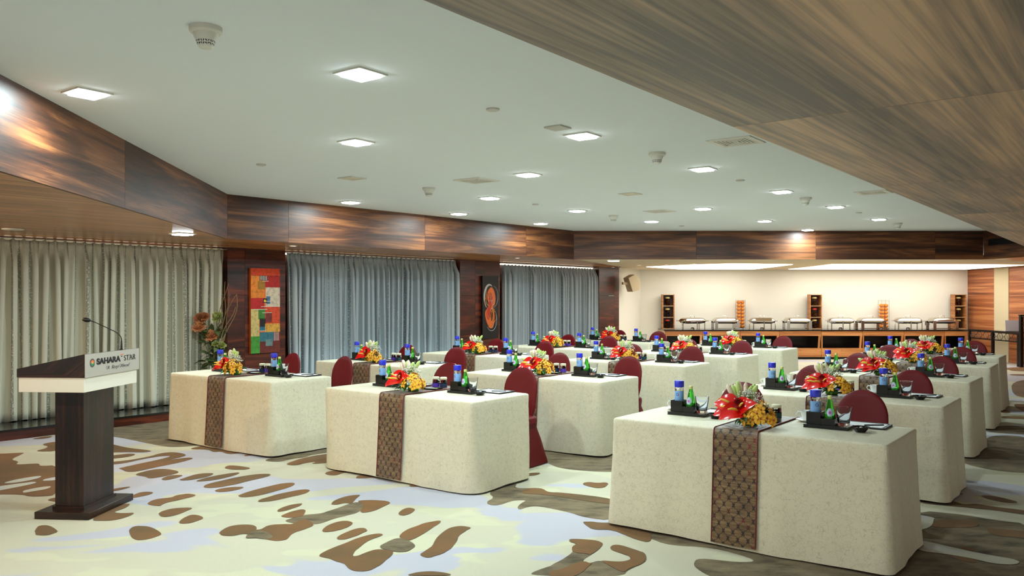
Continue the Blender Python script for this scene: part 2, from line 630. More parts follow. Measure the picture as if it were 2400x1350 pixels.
def zA(p): return [(x / 3, 1000 + y / 3) for x, y in p]
def zB(p): return [(700 + x / 3, 1000 + y / 3) for x, y in p]
def zC(p): return [(2100 + x / 2.7, 850 + y / 2.7) for x, y in p]
def zD(p): return [(1400 + x / 2.7, 850 + y / 2.7) for x, y in p]


BROWN = [zA(p) for p in (
    [(245, 745), (260, 705), (300, 693), (350, 695), (415, 735), (370, 755), (320, 768), (250, 765)],
    [(910, 735), (925, 708), (980, 698), (1060, 702), (1152, 750), (1110, 775), (1010, 800), (940, 795)],
    [(1540, 755), (1560, 725), (1620, 700), (1700, 690), (1780, 688), (1812, 712), (1800, 728), (1840, 722), (1900, 690), (2000, 685), (2060, 690), (2105, 655), (2150, 650), (2225, 690), (2140, 725), (2050, 748), (2030, 790), (1960, 806), (1870, 795), (1800, 775), (1720, 750), (1640, 770), (1570, 768)],
    [(1975, 630), (2030, 600), (2150, 575), (2140, 615), (2110, 640), (1990, 640)],
    [(1945, 600), (1960, 575), (2060, 545), (2140, 540), (2100, 565), (2000, 595)],
    [(1800, 530), (1850, 505), (1980, 470), (2130, 440), (2190, 448), (2150, 470), (2000, 505), (1880, 530)],
    [(1665, 495), (1700, 470), (1850, 430), (2000, 395), (2090, 395), (2050, 425), (1900, 465), (1760, 498)],
    [(1500, 455), (1550, 435), (1640, 425), (1735, 425), (1650, 450), (1560, 462)],
    [(1425, 432), (1450, 405), (1600, 370), (1780, 335), (1910, 330), (1880, 355), (1740, 385), (1640, 410), (1520, 432)],
    [(1365, 390), (1420, 365), (1540, 340), (1705, 317), (1640, 348), (1500, 380)],
    [(1245, 382), (1310, 355), (1400, 330), (1515, 327), (1480, 350), (1360, 375)],
    [(1120, 375), (1180, 345), (1295, 338), (1260, 358), (1180, 378)],
    [(940, 340), (1000, 320), (1090, 300), (1180, 297), (1280, 318), (1180, 345), (1050, 368), (1020, 350)],
    [(830, 295), (960, 265), (1100, 237), (1210, 210), (1160, 203), (1020, 225), (870, 260), (760, 270), (760, 250), (900, 238), (1050, 212), (1130, 186), (1230, 178), (1330, 200), (1250, 222), (1100, 250), (960, 282)],
    [(820, 295), (950, 272), (1150, 240), (1330, 215), (1370, 225), (1250, 255), (1100, 285), (960, 318), (880, 318), (860, 300)],
    [(700, 235), (700, 215), (900, 190), (965, 195), (900, 215)],
    [(700, 100), (860, 143), (960, 158), (1085, 171), (1000, 183), (900, 178), (700, 185)],
    [(1320, 160), (1400, 140), (1530, 112), (1760, 150), (1770, 172), (1640, 194), (1580, 190), (1560, 175), (1500, 180), (1470, 160)],
    [(1700, 210), (1760, 188), (1850, 178), (1780, 202)],
    [(1840, 204), (1900, 183), (2030, 170), (1950, 196)],
    [(2000, 267), (2080, 235), (2200, 205), (2400, 180), (2400, 245), (2170, 268), (2240, 245), (2150, 255), (2080, 274)],
    [(1570, 290), (1610, 271), (1690, 278), (1775, 293), (1720, 304), (1610, 302)],
    [(1035, 550), (1050, 525), (1130, 505), (1200, 500), (1250, 480), (1340, 471), (1388, 485), (1300, 507), (1220, 525), (1140, 545), (1130, 562)],
    [(1108, 618), (1150, 590), (1230, 572), (1370, 570), (1300, 600), (1220, 630), (1150, 637)],
    [(1248, 684), (1290, 640), (1360, 616), (1448, 640), (1400, 660), (1320, 684)],
    [(760, 460), (780, 440), (930, 418), (880, 442)],
    [(900, 510), (930, 480), (1000, 460), (1095, 460), (1050, 482)],
    [(640, 662), (700, 600), (860, 546), (925, 543), (880, 575), (790, 602), (860, 612), (960, 605), (900, 635), (800, 662), (700, 664)],  # brown carpet beside the lectern foot, its cast shadow traced in as colour
    [(-200, 195), (0, 192), (185, 182), (150, 195), (70, 232), (135, 245), (105, 268), (180, 265), (285, 258), (272, 280), (420, 270), (420, 480), (280, 492), (200, 490), (150, 475), (-200, 480)],
    [(288, 124), (420, 100), (420, 176), (240, 174), (300, 160), (345, 140)],
    [(333, 515), (400, 495), (420, 530), (345, 524)],
    [(205, 90), (300, 72), (380, 64), (340, 84)],
)] + [zB(p) for p in (
    [(135, 910), (170, 885), (300, 830), (430, 780), (560, 750), (600, 760), (520, 790), (440, 840), (385, 880), (375, 918), (430, 905), (520, 870), (590, 862), (680, 880), (640, 925), (560, 985), (480, 1022), (400, 1018), (340, 995), (335, 970), (280, 950), (200, 925)],
    [(705, 785), (730, 745), (800, 710), (900, 675), (1012, 658), (980, 690), (900, 740), (780, 812)],
    [(852, 905), (880, 880), (930, 855), (960, 795), (1040, 720), (1130, 698), (1220, 708), (1180, 735), (1130, 760), (1105, 820), (1060, 865), (990, 905), (900, 928)],
    [(150, 742), (190, 705), (270, 668), (340, 660), (386, 678), (350, 707), (250, 740)],
    [(258, 797), (300, 758), (400, 718), (455, 711), (492, 730), (440, 757), (340, 792)],
    [(692, 613), (720, 590), (780, 568), (828, 588), (770, 622), (720, 627)],
    [(388, 364), (420, 345), (470, 330), (570, 352), (500, 362)],
    [(772, 420), (800, 403), (880, 410), (820, 426)],
    [(178, 328), (220, 315), (300, 300), (350, 318), (300, 330), (260, 344), (210, 342)],
    [(395, 522), (520, 515), (660, 528), (600, 562), (520, 600), (420, 610), (465, 545)],
    [(218, 549), (250, 520), (340, 488), (450, 477), (400, 505), (380, 542), (330, 536), (270, 550)],
    [(1985, 402), (2030, 390), (2100, 397), (2165, 393), (2184, 405), (2130, 437), (2060, 427)],
    [(1540, 340), (1620, 328), (1705, 324), (1690, 340), (1600, 350)],
    [(1540, 312), (1580, 305), (1605, 308), (1580, 318)],
    [(745, 1052), (820, 1025), (920, 1018), (1020, 1024), (1110, 1052)],
    [(1555, 474), (1590, 436), (1700, 431), (1760, 465), (1850, 463), (2240, 512), (2240, 552), (2000, 522), (1850, 497), (1700, 477)],
    [(1985, 673), (2050, 667), (2130, 678), (2230, 672), (2400, 722), (2480, 745), (2480, 822), (2380, 795), (2280, 760), (2205, 727), (2060, 724), (2040, 705)],
)] + [zC(p) for p in (
    [(150, 868), (370, 875), (420, 900), (480, 896), (530, 898), (640, 916), (760, 930), (900, 950), (900, 968), (800, 962), (620, 934), (500, 922), (400, 912), (150, 892)],
    [(535, 842), (600, 842), (680, 858), (790, 886), (730, 890), (620, 874), (560, 856)],
    [(380, 835), (400, 825), (435, 836)],
    [(230, 1002), (300, 996), (520, 1000), (530, 1040), (400, 1045), (215, 1048)],
    [(560, 1046), (700, 1058), (900, 1075), (900, 1120), (700, 1105), (600, 1090)],
    [(390, 1163), (450, 1170), (520, 1190), (470, 1200)], [(330, 1222), (420, 1228), (520, 1252), (500, 1270), (400, 1252)],
    [(666, 300), (720, 305), (725, 322), (660, 320)], [(660, 336), (900, 346), (900, 362), (660, 352)],
    [(740, 265), (780, 262), (900, 268), (900, 325), (830, 315), (770, 295)],
    [(735, 200), (730, 120), (900, 100), (900, 222), (800, 222)], [(720, 40), (900, 44), (900, 56), (720, 54)],
    [(720, 72), (900, 76), (900, 86), (720, 82)],
)] + [[(1960, 848), (2100, 846), (2240, 850), (2140, 853), (2000, 853)], [(1900, 858), (2000, 857), (2020, 860), (1930, 862)], [(2350, 862), (2420, 860), (2420, 868), (2360, 868)]]

TAUPE = [zA(p) for p in (
    [(560, 60), (560, -40), (1260, -130), (1560, 112), (1440, 126), (1310, 141), (1200, 144), (1100, 131), (960, 101), (800, 70), (700, 62)],
    [(1855, 242), (1890, 222), (2060, 185), (2200, 160), (2420, 130), (2420, 170), (2200, 197), (2140, 217), (2050, 227), (1960, 250)],
    [(-200, 350), (-200, 285), (60, 275), (250, 300), (300, 320), (200, 340), (60, 370)],
)] + [zB(p) for p in (
    [(-110, 668), (-40, 640), (30, 620), (150, 615), (220, 590), (340, 548), (400, 530), (480, 540), (430, 602), (330, 627), (230, 652), (150, 688), (60, 682), (-20, 680)],
    [(1316, 542), (1340, 515), (1372, 500), (1330, 465), (1420, 425), (1535, 396), (1522, 430), (1590, 435), (1700, 431), (1760, 463), (1850, 463), (2240, 512), (2240, 668), (2000, 637), (1900, 602), (1700, 560), (1620, 560), (1560, 586), (1536, 575), (1560, 540), (1615, 516), (1500, 520), (1430, 547), (1370, 558)],
    [(1690, 110), (2190, 130), (2600, 120), (2600, 330), (2200, 317), (2100, 317), (1850, 297), (1770, 266), (1700, 235)],
    [(1620, 1050), (1660, 1015), (1760, 985), (1800, 960), (1925, 890), (1925, 845), (1962, 825), (1905, 812), (1900, 793), (1990, 793), (2145, 810), (2120, 857), (2050, 902), (1982, 947), (2050, 964), (2110, 940), (2250, 957), (2325, 942), (2335, 915), (2290, 900), (2175, 858), (2230, 823), (2370, 870), (2440, 890), (2440, 960), (2320, 1002), (2280, 1060)],
)] + [zD(p) for p in (
    [(80, 1000), (800, 1120), (1060, 1170), (1900, 1300), (2300, 1300), (2300, 1500), (900, 1500), (760, 1370), (650, 1325), (598, 1275), (640, 1233), (880, 1264), (1045, 1258), (700, 1163), (460, 1160), (310, 1098), (80, 1065)],
)] + [zC(p) for p in (
    [(100, 932), (400, 958), (600, 993), (900, 1030), (900, 1500), (-300, 1500), (60, 1340), (100, 1180)],
    [(400, 600), (425, 640), (560, 672), (700, 692), (900, 702), (900, 470), (580, 455), (560, 530)],
    [(560, 425), (660, 396), (900, 405), (900, 460), (700, 448), (580, 438)],
)]
TAUPE_OVER = [zA([(1715, 787), (1750, 745), (1830, 728), (1940, 775), (1870, 797), (1790, 784)]), zB([(562, 847), (620, 815), (710, 778), (785, 810), (824, 835), (790, 872), (720, 888), (600, 868)])]
TAUPE_BROWN = [zB([(1905, 812), (1900, 793), (1990, 793), (2145, 810), (2120, 857), (2050, 902), (2030, 895), (1930, 888), (1925, 845), (1962, 825)]), zB([(1850, 1010), (1990, 945), (2050, 964), (2080, 955), (1960, 1060), (1760, 1060), (1760, 1012)]), zB([(2110, 940), (2250, 957), (2325, 942), (2335, 915), (2290, 900), (2175, 858), (2230, 823), (2370, 870), (2440, 890), (2440, 960), (2320, 1002), (2280, 1030), (2180, 975)])]
CREAM = [zA(p) for p in (
    [(5, 403), (100, 375), (300, 343), (285, 365), (120, 397)],
    [(-60, 462), (-60, 430), (120, 403), (268, 388), (230, 406), (100, 432), (0, 452)],
    [(145, 472), (180, 445), (365, 417), (340, 440), (240, 457)],
    [(285, 386), (320, 368), (420, 352), (420, 378)],
)] + [zC(p) for p in (
    [(120, 1120), (300, 1158), (420, 1188), (600, 1223), (775, 1250), (775, 1282), (650, 1282), (500, 1247), (330, 1217), (120, 1192)],
    [(120, 962), (245, 983), (242, 1002), (215, 1052), (120, 1066)],
)]
rc = random.Random(77)
for nm, polys, h, mt in (('carpet_taupe_figure', TAUPE, .001, 'carpet_taupe'), ('carpet_brown_figure', BROWN + TAUPE_BROWN, .002, 'carpet_brown'), ('carpet_taupe_patch', TAUPE_OVER, .0035, 'carpet_taupe'), ('carpet_cream_figure', CREAM, .0042, 'carpet_cream')):
    mb = MB()
    for p in polys:
        q = [at(x, y, 0.0) for x, y in p]
        q = chaikin([(a.x, a.y) for a in q], 1)
        q = [(a + rc.uniform(-.006, .006), b + rc.uniform(-.006, .006)) for a, b in q]
        q = chaikin(q, 1)
        if sum(q[i][0] * q[(i + 1) % len(q)][1] - q[(i + 1) % len(q)][0] * q[i][1] for i in range(len(q))) < 0:
            q = q[::-1]
        h += 2e-5
        mb.poly([(a, b, h) for a, b in q])
    o = mb.build(nm, mt, floor)
    o['kind'] = 'stuff'

# ceilings
mb = MB(); mb.prism([(-14, -3), (17, -3), (17, 24), (-14, 24)], ZC, ZC + .1)
struct(mb.build('ceiling', 'ceiling_paint'), 'flat off-white main ceiling')


def vpanel(p0, p1, z0, z1, th, out, m, name, parent, gap=.004):
    d = (p1 - p0); L = d.length; d = d / L
    c = (p0 + p1) / 2 + out * th / 2
    mb = MB(); mb.obox((c.x, c.y, (z0 + z1) / 2), (d.x, d.y, 0), (out.x, out.y, 0), (0, 0, 1), L / 2 - gap / 2, th / 2, (z1 - z0) / 2)
    return mb.build(name, m, parent)


def fascia(nm, p0, p1, out, seams, label, low=-.004):
    d = (p1 - p0).normalized()
    c = (p0 + p1) / 2 + out * .06
    mb = MB(); mb.obox((c.x, c.y, (ZC + ZS) / 2 + .01), (d.x, d.y, 0), (out.x, out.y, 0), (0, 0, 1), (p1 - p0).length / 2, .03, (ZC - ZS) / 2 - .02)
    root = struct(mb.build(nm, 'dark_gap'), label)
    ts = [0.0] + seams + [(p1 - p0).length]
    for a, b in zip(ts, ts[1:]):
        vpanel(p0 + d * a, p0 + d * b, ZS + low, ZC, .028, out, 'walnut_fascia', 'fascia_panel', root)
    return root


dl = (BB - BA).normalized(); dm_ = (BC_ - BB).normalized(); dr = (BE - BD).normalized()
s0 = ray_line(293, BA, dl)
fascia('trim_1', BA, BB, Vector((-dl.y, dl.x)), [s0 - 7.2, s0 - 4.8, s0 - 2.4, s0], 'dark walnut fascia over the long curtain')
fascia('trim_2', BB, BC_, Vector((-dm_.y, dm_.x)), [ray_line(x, BB, dm_) for x in (676, 996, 1233)], 'dark walnut fascia over the two paintings')
fascia('trim_3', BC_, BD, Vector((0, 1)), [ray_line(x, BC_, Vector((1, 0))) for x in (1632, 1912, 2192)], 'dark walnut fascia before the buffet alcove')
fascia('trim_4', BD, BE, Vector((-dr.y, dr.x)), [], 'short dark walnut fascia with an air grille')
ed = fascia('trim_5', E0 + ED * -7, BE, EN, [2.4, 4.8, 7.2, 9.6, 12, 14.4, 16.8, 19.2], 'walnut fascia along the ash soffit', .031)

# walnut soffit over curtains (panels with open joints) and the pelmet strip
nl_, nm_ = Vector((-dl.y, dl.x)) * .03, Vector((-dm_.y, dm_.x)) * .03
BAo, BBo, BCo = BA + nl_, BB + nl_ * .8 + nm_ * .5, BC_ + nm_
sof = MB(); sof.prism([tuple(BAo + nl_ * 3), tuple(BBo + nl_ * 3), tuple(BCo + nm_ * 3), tuple(wp(13.9)), tuple(wp(-10)), (-12.2, -2)], ZS + .06, ZS + .1)
sof = struct(sof.build('ceiling_soffit_walnut', 'dark_gap'), 'walnut soffit between fascia and curtains')
G = .42
cutl = [(BAo, Vector((-11.9, -2))), (BAo + dl * 5.5, wp(-6.0, G)), (BAo + dl * 8.6, wp(-2.0, G)), (BBo, wp(2.0, G))]
cutm = [(BBo, wp(2.0, G)), (BBo + dm_ * 2.4, wp(5.2, G)), (BBo + dm_ * 4.8, wp(8.6, G)), (BCo, wp(13.3, G))]
for cuts, d in ((cutl, WD), (cutm, WD)):
    for (a, b), (c, e) in zip(cuts, cuts[1:]):
        mid = (a + b + c + e) / 4
        q = [tuple(p + (mid - p).normalized() * .003) for p in (a, c, e, b)]
        mb = MB(); mb.prism(q, ZS, ZS + .03, d)
        mb.build('soffit_panel', 'walnut_soffit', sof)
for a, b in ((-9, -4), (-4, 1), (1, 5), (5, 9), (9, 13.3)):
    mb = MB(); mb.prism([tuple(wp(a + .002, .355)), tuple(wp(b - .002, .355)), tuple(wp(b - .002, .08)), tuple(wp(a + .002, .08))], ZS - .004, ZS + .03, WD)
    mb.build('pelmet_board', 'walnut_soffit', sof)

# ash soffit overhead on the other side
sof2 = MB()
e = lambda s, o: E0 + ED * s + EN * o
sof2.prism([tuple(e(-7, .03)), tuple(BE), tuple(e(15.68, 8)), tuple(e(-7, 8))], ZS + .05, ZS + .09)
sof2 = struct(sof2.build('ceiling_soffit_ash', 'dark_gap'), 'large ash-veneered dropped soffit')
sA, sB = ray_line(1718, E0, ED), ray_line(2059, E0, ED)
st = sB - sA
ss = sorted([sA + st * k for k in range(-4, 6)])
ss = [-7] + [x for x in ss if -6.8 < x < 15.5] + [15.68]
offs = [0, 1.2, 3.6, 8]
for a, b in zip(ss, ss[1:]):
    for o0, o1 in zip(offs, offs[1:]):
        mb = MB(); mb.prism([tuple(e(a + .003, o0)), tuple(e(b - .003, o0)), tuple(e(b - .003, o1 - .003)), tuple(e(a + .003, o1 - .003))], ZS, ZS + .03, ED)
        mb.build('soffit_panel', 'ash_soffit', sof2)
mb = MB(); mb.prism([tuple(BE), tuple(BD), (11.2, 17.3), (15.6, 17.3), tuple(e(15.68, 8))], ZS, ZS + .03, (1, .2))
mb.build('soffit_panel', 'walnut_soffit', sof2)

# alcove ceiling over buffet
mb = MB(); mb.prism([(BC_.x, BC_.y + .03), (BD.x, BD.y + .03), (11.2, 17.3), (XR + .2, 17.3), (XR + .2, YB + .2), (3.3, YB + .2), tuple(wp(13.9)), tuple(wp(13.3, G))], ZS, ZS + .08)
struct(mb.build('ceiling_alcove', 'cream_ceiling'), 'cream alcove ceiling over the buffet')

# walls
mb = MB()
c = wp(1.95, -.35)
mb.obox((c.x, c.y, 1.2), (WD.x, WD.y, 0), (WN.x, WN.y, 0), (0, 0, 1), 11.95, .05, 1.2)
wall_left = struct(mb.build('wall_left', 'mahogany'), 'mahogany wall behind the curtains')


def column(t0, t1, split, off=.10):
    for a, b in ((t0, split), (split, t1)):
        for z0, z1 in ((.12, .86), (.86, 1.62), (1.62, ZS)):
            p0, p1 = wp(a, 0), wp(b, 0)
            c = (p0 + p1) / 2 + WN * (off - .2)
            mb = MB(); mb.obox((c.x, c.y, (z0 + z1) / 2), (WD.x, WD.y, 0), (WN.x, WN.y, 0), (0, 0, 1), (b - a) / 2 - .002, .2, (z1 - z0) / 2 - .002)
            mb.build('wall_panel', 'mahogany', wall_left)


rl = lambda x, off=0.0: ray_line(x, W0 + WN * off, WD)
column(rl(533, .1), rl(669, .1), rl(574, .1))
column(rl(1078, .1), rl(1172, .1), rl(1114, .1))
column(rl(1404, .1), rl(1451, .1), rl(1440, .1))

mb = MB()
c = wp(2.0, .31)
mb.obox((c.x, c.y, .05), (WD.x, WD.y, 0), (WN.x, WN.y, 0), (0, 0, 1), 11.4, .32, .05)
ledge = struct(mb.build('baseboard_left', 'mahogany'), 'low mahogany plinth with black stone top below curtains')
for a in range(-9, 13, 2):
    mb = MB(); c = wp(a + 1.0, .31)
    mb.obox((c.x, c.y, .111), (WD.x, WD.y, 0), (WN.x, WN.y, 0), (0, 0, 1), .998, .335, .011)
    mb.build('stone_slab', 'black_granite', ledge)

pe = wp(rl(1451, .1), .10)
mb = MB()
p, q = Vector((pe.x, pe.y)), Vector((3.41, YB))
d = (q - p).normalized(); n = Vector((-d.y, d.x)); c = (p + q) / 2 + n * .06
mb.obox((c.x, c.y, 1.2), (d.x, d.y, 0), (n.x, n.y, 0), (0, 0, 1), (q - p).length / 2 + .05, .05, 1.2)
struct(mb.build('wall_alcove', 'cream_paint'), 'narrow cream return wall of the alcove')
mb = MB(); mb.box(3.2, XR + .15, YB, YB + .1, 0, 2.4)
wall_back = struct(mb.build('wall_back', 'cream_paint'), 'plain cream wall behind the buffet')
mb = MB(); mb.box(XR + .02, XR + .12, 6.0, YB + .1, 0, 2.4)
wall_right = struct(mb.build('wall_right', 'teak_wall'), 'teak panelled side wall with cream pilaster')
zz = [YB, XR * FPX / (2333 - CX), XR * FPX / (2367 - CX), 18.6, 16.6, 14.6, 12.6, 10.6, 8.6]
for k, (a, b) in enumerate(zip(zz, zz[1:])):
    mb = MB(); mb.obox((XR, (a + b) / 2, 1.15), (0, -1, 0), (-1, 0, 0), (0, 0, 1), (a - b) / 2 - .003, .02 if k != 1 else .035, 1.15)
    mb.build('wall_panel', 'pilaster' if k == 1 else 'teak_wall', wall_right)

# ------------------------------------------------------------------ curtains
def curtain(t0, t1, mt, label, seed, gapz=.021, group='pinch-pleated curtains along the window wall'):
    rnd = random.Random(seed)
    c0 = wp(t0)
    root = thing('curtain', label, 'curtain', (c0.x, c0.y, 0), W_RZ, group)
    L = t1 - t0
    n = max(4, round(L / .118))
    per = 18
    ph = [rnd.uniform(-1.1, 1.1) for _ in range(n + 2)]
    am = [rnd.uniform(.45, 1.45) for _ in range(n + 2)]
    sh = [rnd.uniform(-.05, .05) for _ in range(n + 2)]
    sk = [rnd.uniform(-.9, .9) for _ in range(n + 2)]
    zt, zb = ZS - .055, .126

    def fn(u, v):
        s = u * n
        i = int(min(s, n - 1e-6)); f = s - i
        w = f * f * (3 - 2 * f)
        A = am[i] * (1 - w) + am[i + 1] * w
        P = ph[i] * (1 - w) + ph[i + 1] * w
        S = sh[i] * (1 - w) + sh[i + 1] * w
        K = sk[i] * (1 - w) + sk[i + 1] * w
        k = min(1.0, (1 - v) / .12)              # v = 1 at the top tape
        k = k * k * (3 - 2 * k)
        drop = 1 - v
        a = 2 * PI * s + P * drop * 1.6
        c = math.cos(a)
        top = -.012 + .030 * max(0.0, c) ** 6     # pinched pleat heads
        body = .070 * A * (2.0 * abs(math.cos(.5 * (a + .6 * K * math.sin(a)))) ** .62 - 1.15) + .020 * math.cos(.5 * a + 3 * P)
        y = top * (1 - k) + body * k
        x = u * L + S * drop + .012 * A * math.sin(2 * a) * k
        z = zb + (zt - zb) * v
        if v == 0:
            z += .006 * math.cos(a)
        if v == 1:
            z += .018 * max(0.0, c) ** 2 + gapz
        return (x, -y - .0, z)

    nv = 14
    zs = [0, .05, .12, .2, .3, .42, .54, .66, .76, .84, .9, .94, .97, .985, 1]
    mb = MB()
    mb.grid(lambda u, v: fn(u, zs[round(v * nv)]), n * per, nv, lambda u, v: (u * L * 2.0, zs[round(v * nv)] * 2.1))
    o = mb.build('pleated_fabric', mt, root, smooth=180)
    md = o.modifiers.new('thickness', 'SOLIDIFY'); md.thickness = .003
    mb = MB(); mb.box(0, L, .03, .05, ZS - .03, ZS - .012)
    mb.build('curtain_track', 'white_plastic', root)
    mb = MB(); mb.box(0.02, L - .02, .075, .10, ZS - .055, ZS - .03)
    mb.build('window_glow_strip', 'strip_warm', root)  # glowing strip added for the window light showing above the pleat heads
    return root


curtain(-3.4, rl(531), 'curtain_satin', 'long cream satin curtain behind the podium', 3)
curtain(rl(671), rl(1076), 'curtain_silver', 'silver-blue pleated curtain between the two paintings', 5)
curtain(rl(1175), rl(1403), 'curtain_silver', 'shorter silver-grey curtain beside the dark swirl painting', 9, -.006)

# ------------------------------------------------------------------ ceiling fittings
def mesh_frame(w0, w1, h, m, name):
    mb = MB()
    for sx, sy, ax in ((0, 1, 0), (0, -1, 0), (1, 0, 1), (-1, 0, 1)):
        if ax == 0:
            mb.box(-w1, w1, min(sy * w0, sy * w1), max(sy * w0, sy * w1), -h, 0)
        else:
            mb.box(min(sx * w0, sx * w1), max(sx * w0, sx * w1), -w0, w0, -h, 0)
    return mb.mesh(name, m)


ME_TRIM = mesh_frame(.082, .108, .010, 'white_plastic', 'trim_ring')
mb = MB(); mb.box(-.080, .080, -.080, .080, -.022, -.002); ME_LENS = mb.mesh('diffuser', 'lamp_cool')
mb = MB(); mb.box(-.082, .082, -.082, .082, -.006, -.002); ME_LENS0 = mb.mesh('diffuser_unlit', 'unlit_lens')


def downlight(p, label, lit=True, z=ZC, power=None, group='square ceiling downlights'):
    r = thing('ceiling_downlight', label, 'ceiling light', (p[0], p[1], z), TABLE_RZ, group)
    put('trim_ring', ME_TRIM, r)
    put('diffuser', ME_LENS if lit else ME_LENS0, r)
    if lit:
        ld = bpy.data.lights.new('downlight_lamp', 'AREA')
        ld.shape = 'SQUARE'; ld.size = .15
        ld.energy = power or DOWNLIGHT_W
        ld.color = COOL
        lo = bpy.data.objects.new('downlight_lamp', ld)
        C.objects.link(lo); lo.parent = r; lo.location = (0, 0, -.026)
    return r


ORD = ['first', 'second', 'third', 'fourth', 'fifth', 'sixth', 'seventh', 'eighth']
ROWS = [
    ('row along the ash soffit', [(845, 172, 1), (1365, 317, 1), (1647, 395, 1), (1832, 448, 1), (1958, 484, 1), (2060, 513, 1)]),
    ('second row out from the ash soffit', [(835, 332, 1), (1237, 408, 1), (1477, 454, 0), (1647, 488, 1), (1792, 517, 1), (1893, 538, 1)]),
    ('third row out from the ash soffit', [(825, 417, 0), (1148, 463, 1), (1353, 493, 1), (1527, 518, 1)]),
    ('row along the paintings fascia', [(822, 473, 1), (1075, 500, 1), (1267, 523, 1)]),
]
for rn, row in ROWS:
    for k, (x, y, lit) in enumerate(row):
        p = at(x, y, ZC)
        downlight(p, ('lit' if lit else 'unlit') + ' square downlight, %s from the front, %s' % (ORD[k], rn), bool(lit))
downlight(at(205, 217, ZC), 'lit square downlight next to the walnut fascia above the podium')
downlight((-1.6, 2.2), 'lit square downlight overhead, before the podium light')
downlight((-.9, 1.3), 'lit square downlight overhead beside the ash soffit')
downlight((-1.6, -.4), 'lit square downlight overhead behind the viewer')
downlight(at(428, 547, ZS), 'lit square downlight in walnut soffit over the long curtain', z=ZS, power=26)
downlight(at(1438, 610, ZS), 'lit square downlight in soffit by the alcove corner', z=ZS, power=12)

# small round warm spots
mb = MB(); mb.lathe([(.045, -.006), (.055, -.006), (.055, 0)], 20, cap0=False); ME_SPOTRING = mb.mesh('trim_ring', 'white_plastic', 40)
mb = MB(); mb.lathe([(.044, -.004), (.044, 0)], 20); ME_SPOT = mb.mesh('lens', 'lamp_warm')


def spot(p, label, power=WARM_W, aim=None):
    r = thing('round_spotlight', label, 'ceiling light', (p[0], p[1], ZS), 0, 'small round warm spotlights')
    put('trim_ring', ME_SPOTRING, r); put('lens', ME_SPOT, r)
    ld = bpy.data.lights.new('spot_lamp', 'SPOT')
    ld.energy = power; ld.color = WARM; ld.spot_size = 1.5; ld.spot_blend = .7; ld.shadow_soft_size = .04
    lo = bpy.data.objects.new('spot_lamp', ld); C.objects.link(lo); lo.parent = r; lo.location = (0, 0, -.02)
    if aim is not None:
        lo.rotation_euler = (Vector(aim) - Vector((p[0], p[1], ZS))).to_track_quat('-Z', 'Y').to_euler()
    return r


q = wp(rl(622, .1), .12)
spot(at(687, 576, ZS), 'small warm spotlight above the colour-block painting', 22, (q.x, q.y, 1.0))
q = wp(rl(1140, .1), .12)
spot(at(1213, 604.5, ZS), 'small warm spotlight above the dark swirl painting', 30, (q.x, q.y, 1.0))
for (x, y), nm in zip(((1498, 621.5), (1562, 620), (1627, 617.5)), ('closest to the wall speaker', 'in the middle of the alcove trio', 'at the open end of the alcove trio')):
    spot(at(x, y, ZS), 'small warm spotlight ' + nm, 14)

for (x, y), aim, nm in (((-5.3, 6.2), (-1.6, 8.2, .4), 'over the lectern side, out towards the curtain'), ((-4.6, 3.6), (-.6, 7.0, .4), 'over the lectern side, out towards the viewer'), ((-6.4, 7.6), (-3.4, 9.4, .4), 'before the long curtain')):
    spot((x, y), 'warm stage spotlight in walnut soffit ' + nm, STAGE_W, aim)

# smoke detectors
mb = MB(); mb.lathe([(.074, 0), (.074, -.022), (.066, -.030), (.058, -.030)][::-1], 28); ME_SDB = mb.mesh('base', 'white_plastic', 40)
mb = MB(); mb.lathe([(.058, -.030), (.050, -.055), (.046, -.060), (.034, -.092), (.026, -.098)][::-1], 28); ME_SDH = mb.mesh('head', 'white_plastic', 50)
mb = MB()
for k in range(12):
    for z0, z1, r0, r1 in ((-.066, -.075, .0445, .0405), (-.078, -.087, .0400, .0360)):
        a0, a1 = 2 * PI * k / 12 + .06, 2 * PI * (k + 1) / 12 - .06
        mb.poly([(r1 * math.cos(a0), r1 * math.sin(a0), z1), (r1 * math.cos(a1), r1 * math.sin(a1), z1), (r0 * math.cos(a1), r0 * math.sin(a1), z0), (r0 * math.cos(a0), r0 * math.sin(a0), z0)])
ME_SDS = mb.mesh('vent_slots', 'black_plastic')
for (x, y), nm in zip(((482, 64), (1005, 440), (1540, 358), (1888, 463), (1438, 505), (2104, 523)),
                      ('over the podium side of the ceiling', 'before the colour-block painting fascia', 'beside the big air vent', 'between two lights of the soffit row', 'before the alcove fascia, middle', 'in the far corner by the ash soffit')):
    p = at(x, y, ZC)
    r = thing('smoke_detector', 'white smoke detector ' + nm, 'smoke detector', (p.x, p.y, ZC), 0, 'ceiling smoke detectors')
    put('base', ME_SDB, r); h = put('head', ME_SDH, r); put('vent_slots', ME_SDS, h)

# flat sensor discs and square cover
mb = MB(); mb.lathe([(.036, -.014), (.045, -.010), (.045, 0)], 28); ME_DISC = mb.mesh('ceiling_disc', 'grey_plastic', 40)
for (x, y), nm in zip(((1155, 255), (612, 385), (1735, 422), (1255, 478), (2013, 498), (1597, 529)),
                      ('in front of the square cover plate', 'above the walnut fascia corner', 'below the third light of the soffit row', 'behind the long middle vent', 'under the second vent by the soffit', 'next to the alcove fascia')):
    p = at(x, y, ZC)
    o = put('sprinkler_disc', ME_DISC, None, (p.x, p.y, ZC))
    tag(o, 'small flat round ceiling disc ' + nm, 'sprinkler cover', 'flat round ceiling discs')
mb = MB(); mb.box(-.075, .075, -.075, .075, -.012, 0)
p = at(1307, 298, ZC)
o = bevel(mb.build('access_plate', 'grey_plastic', None, None, (p.x, p.y, ZC), TABLE_RZ)); tag(o, 'small blank square plate on the ceiling', 'cover plate')
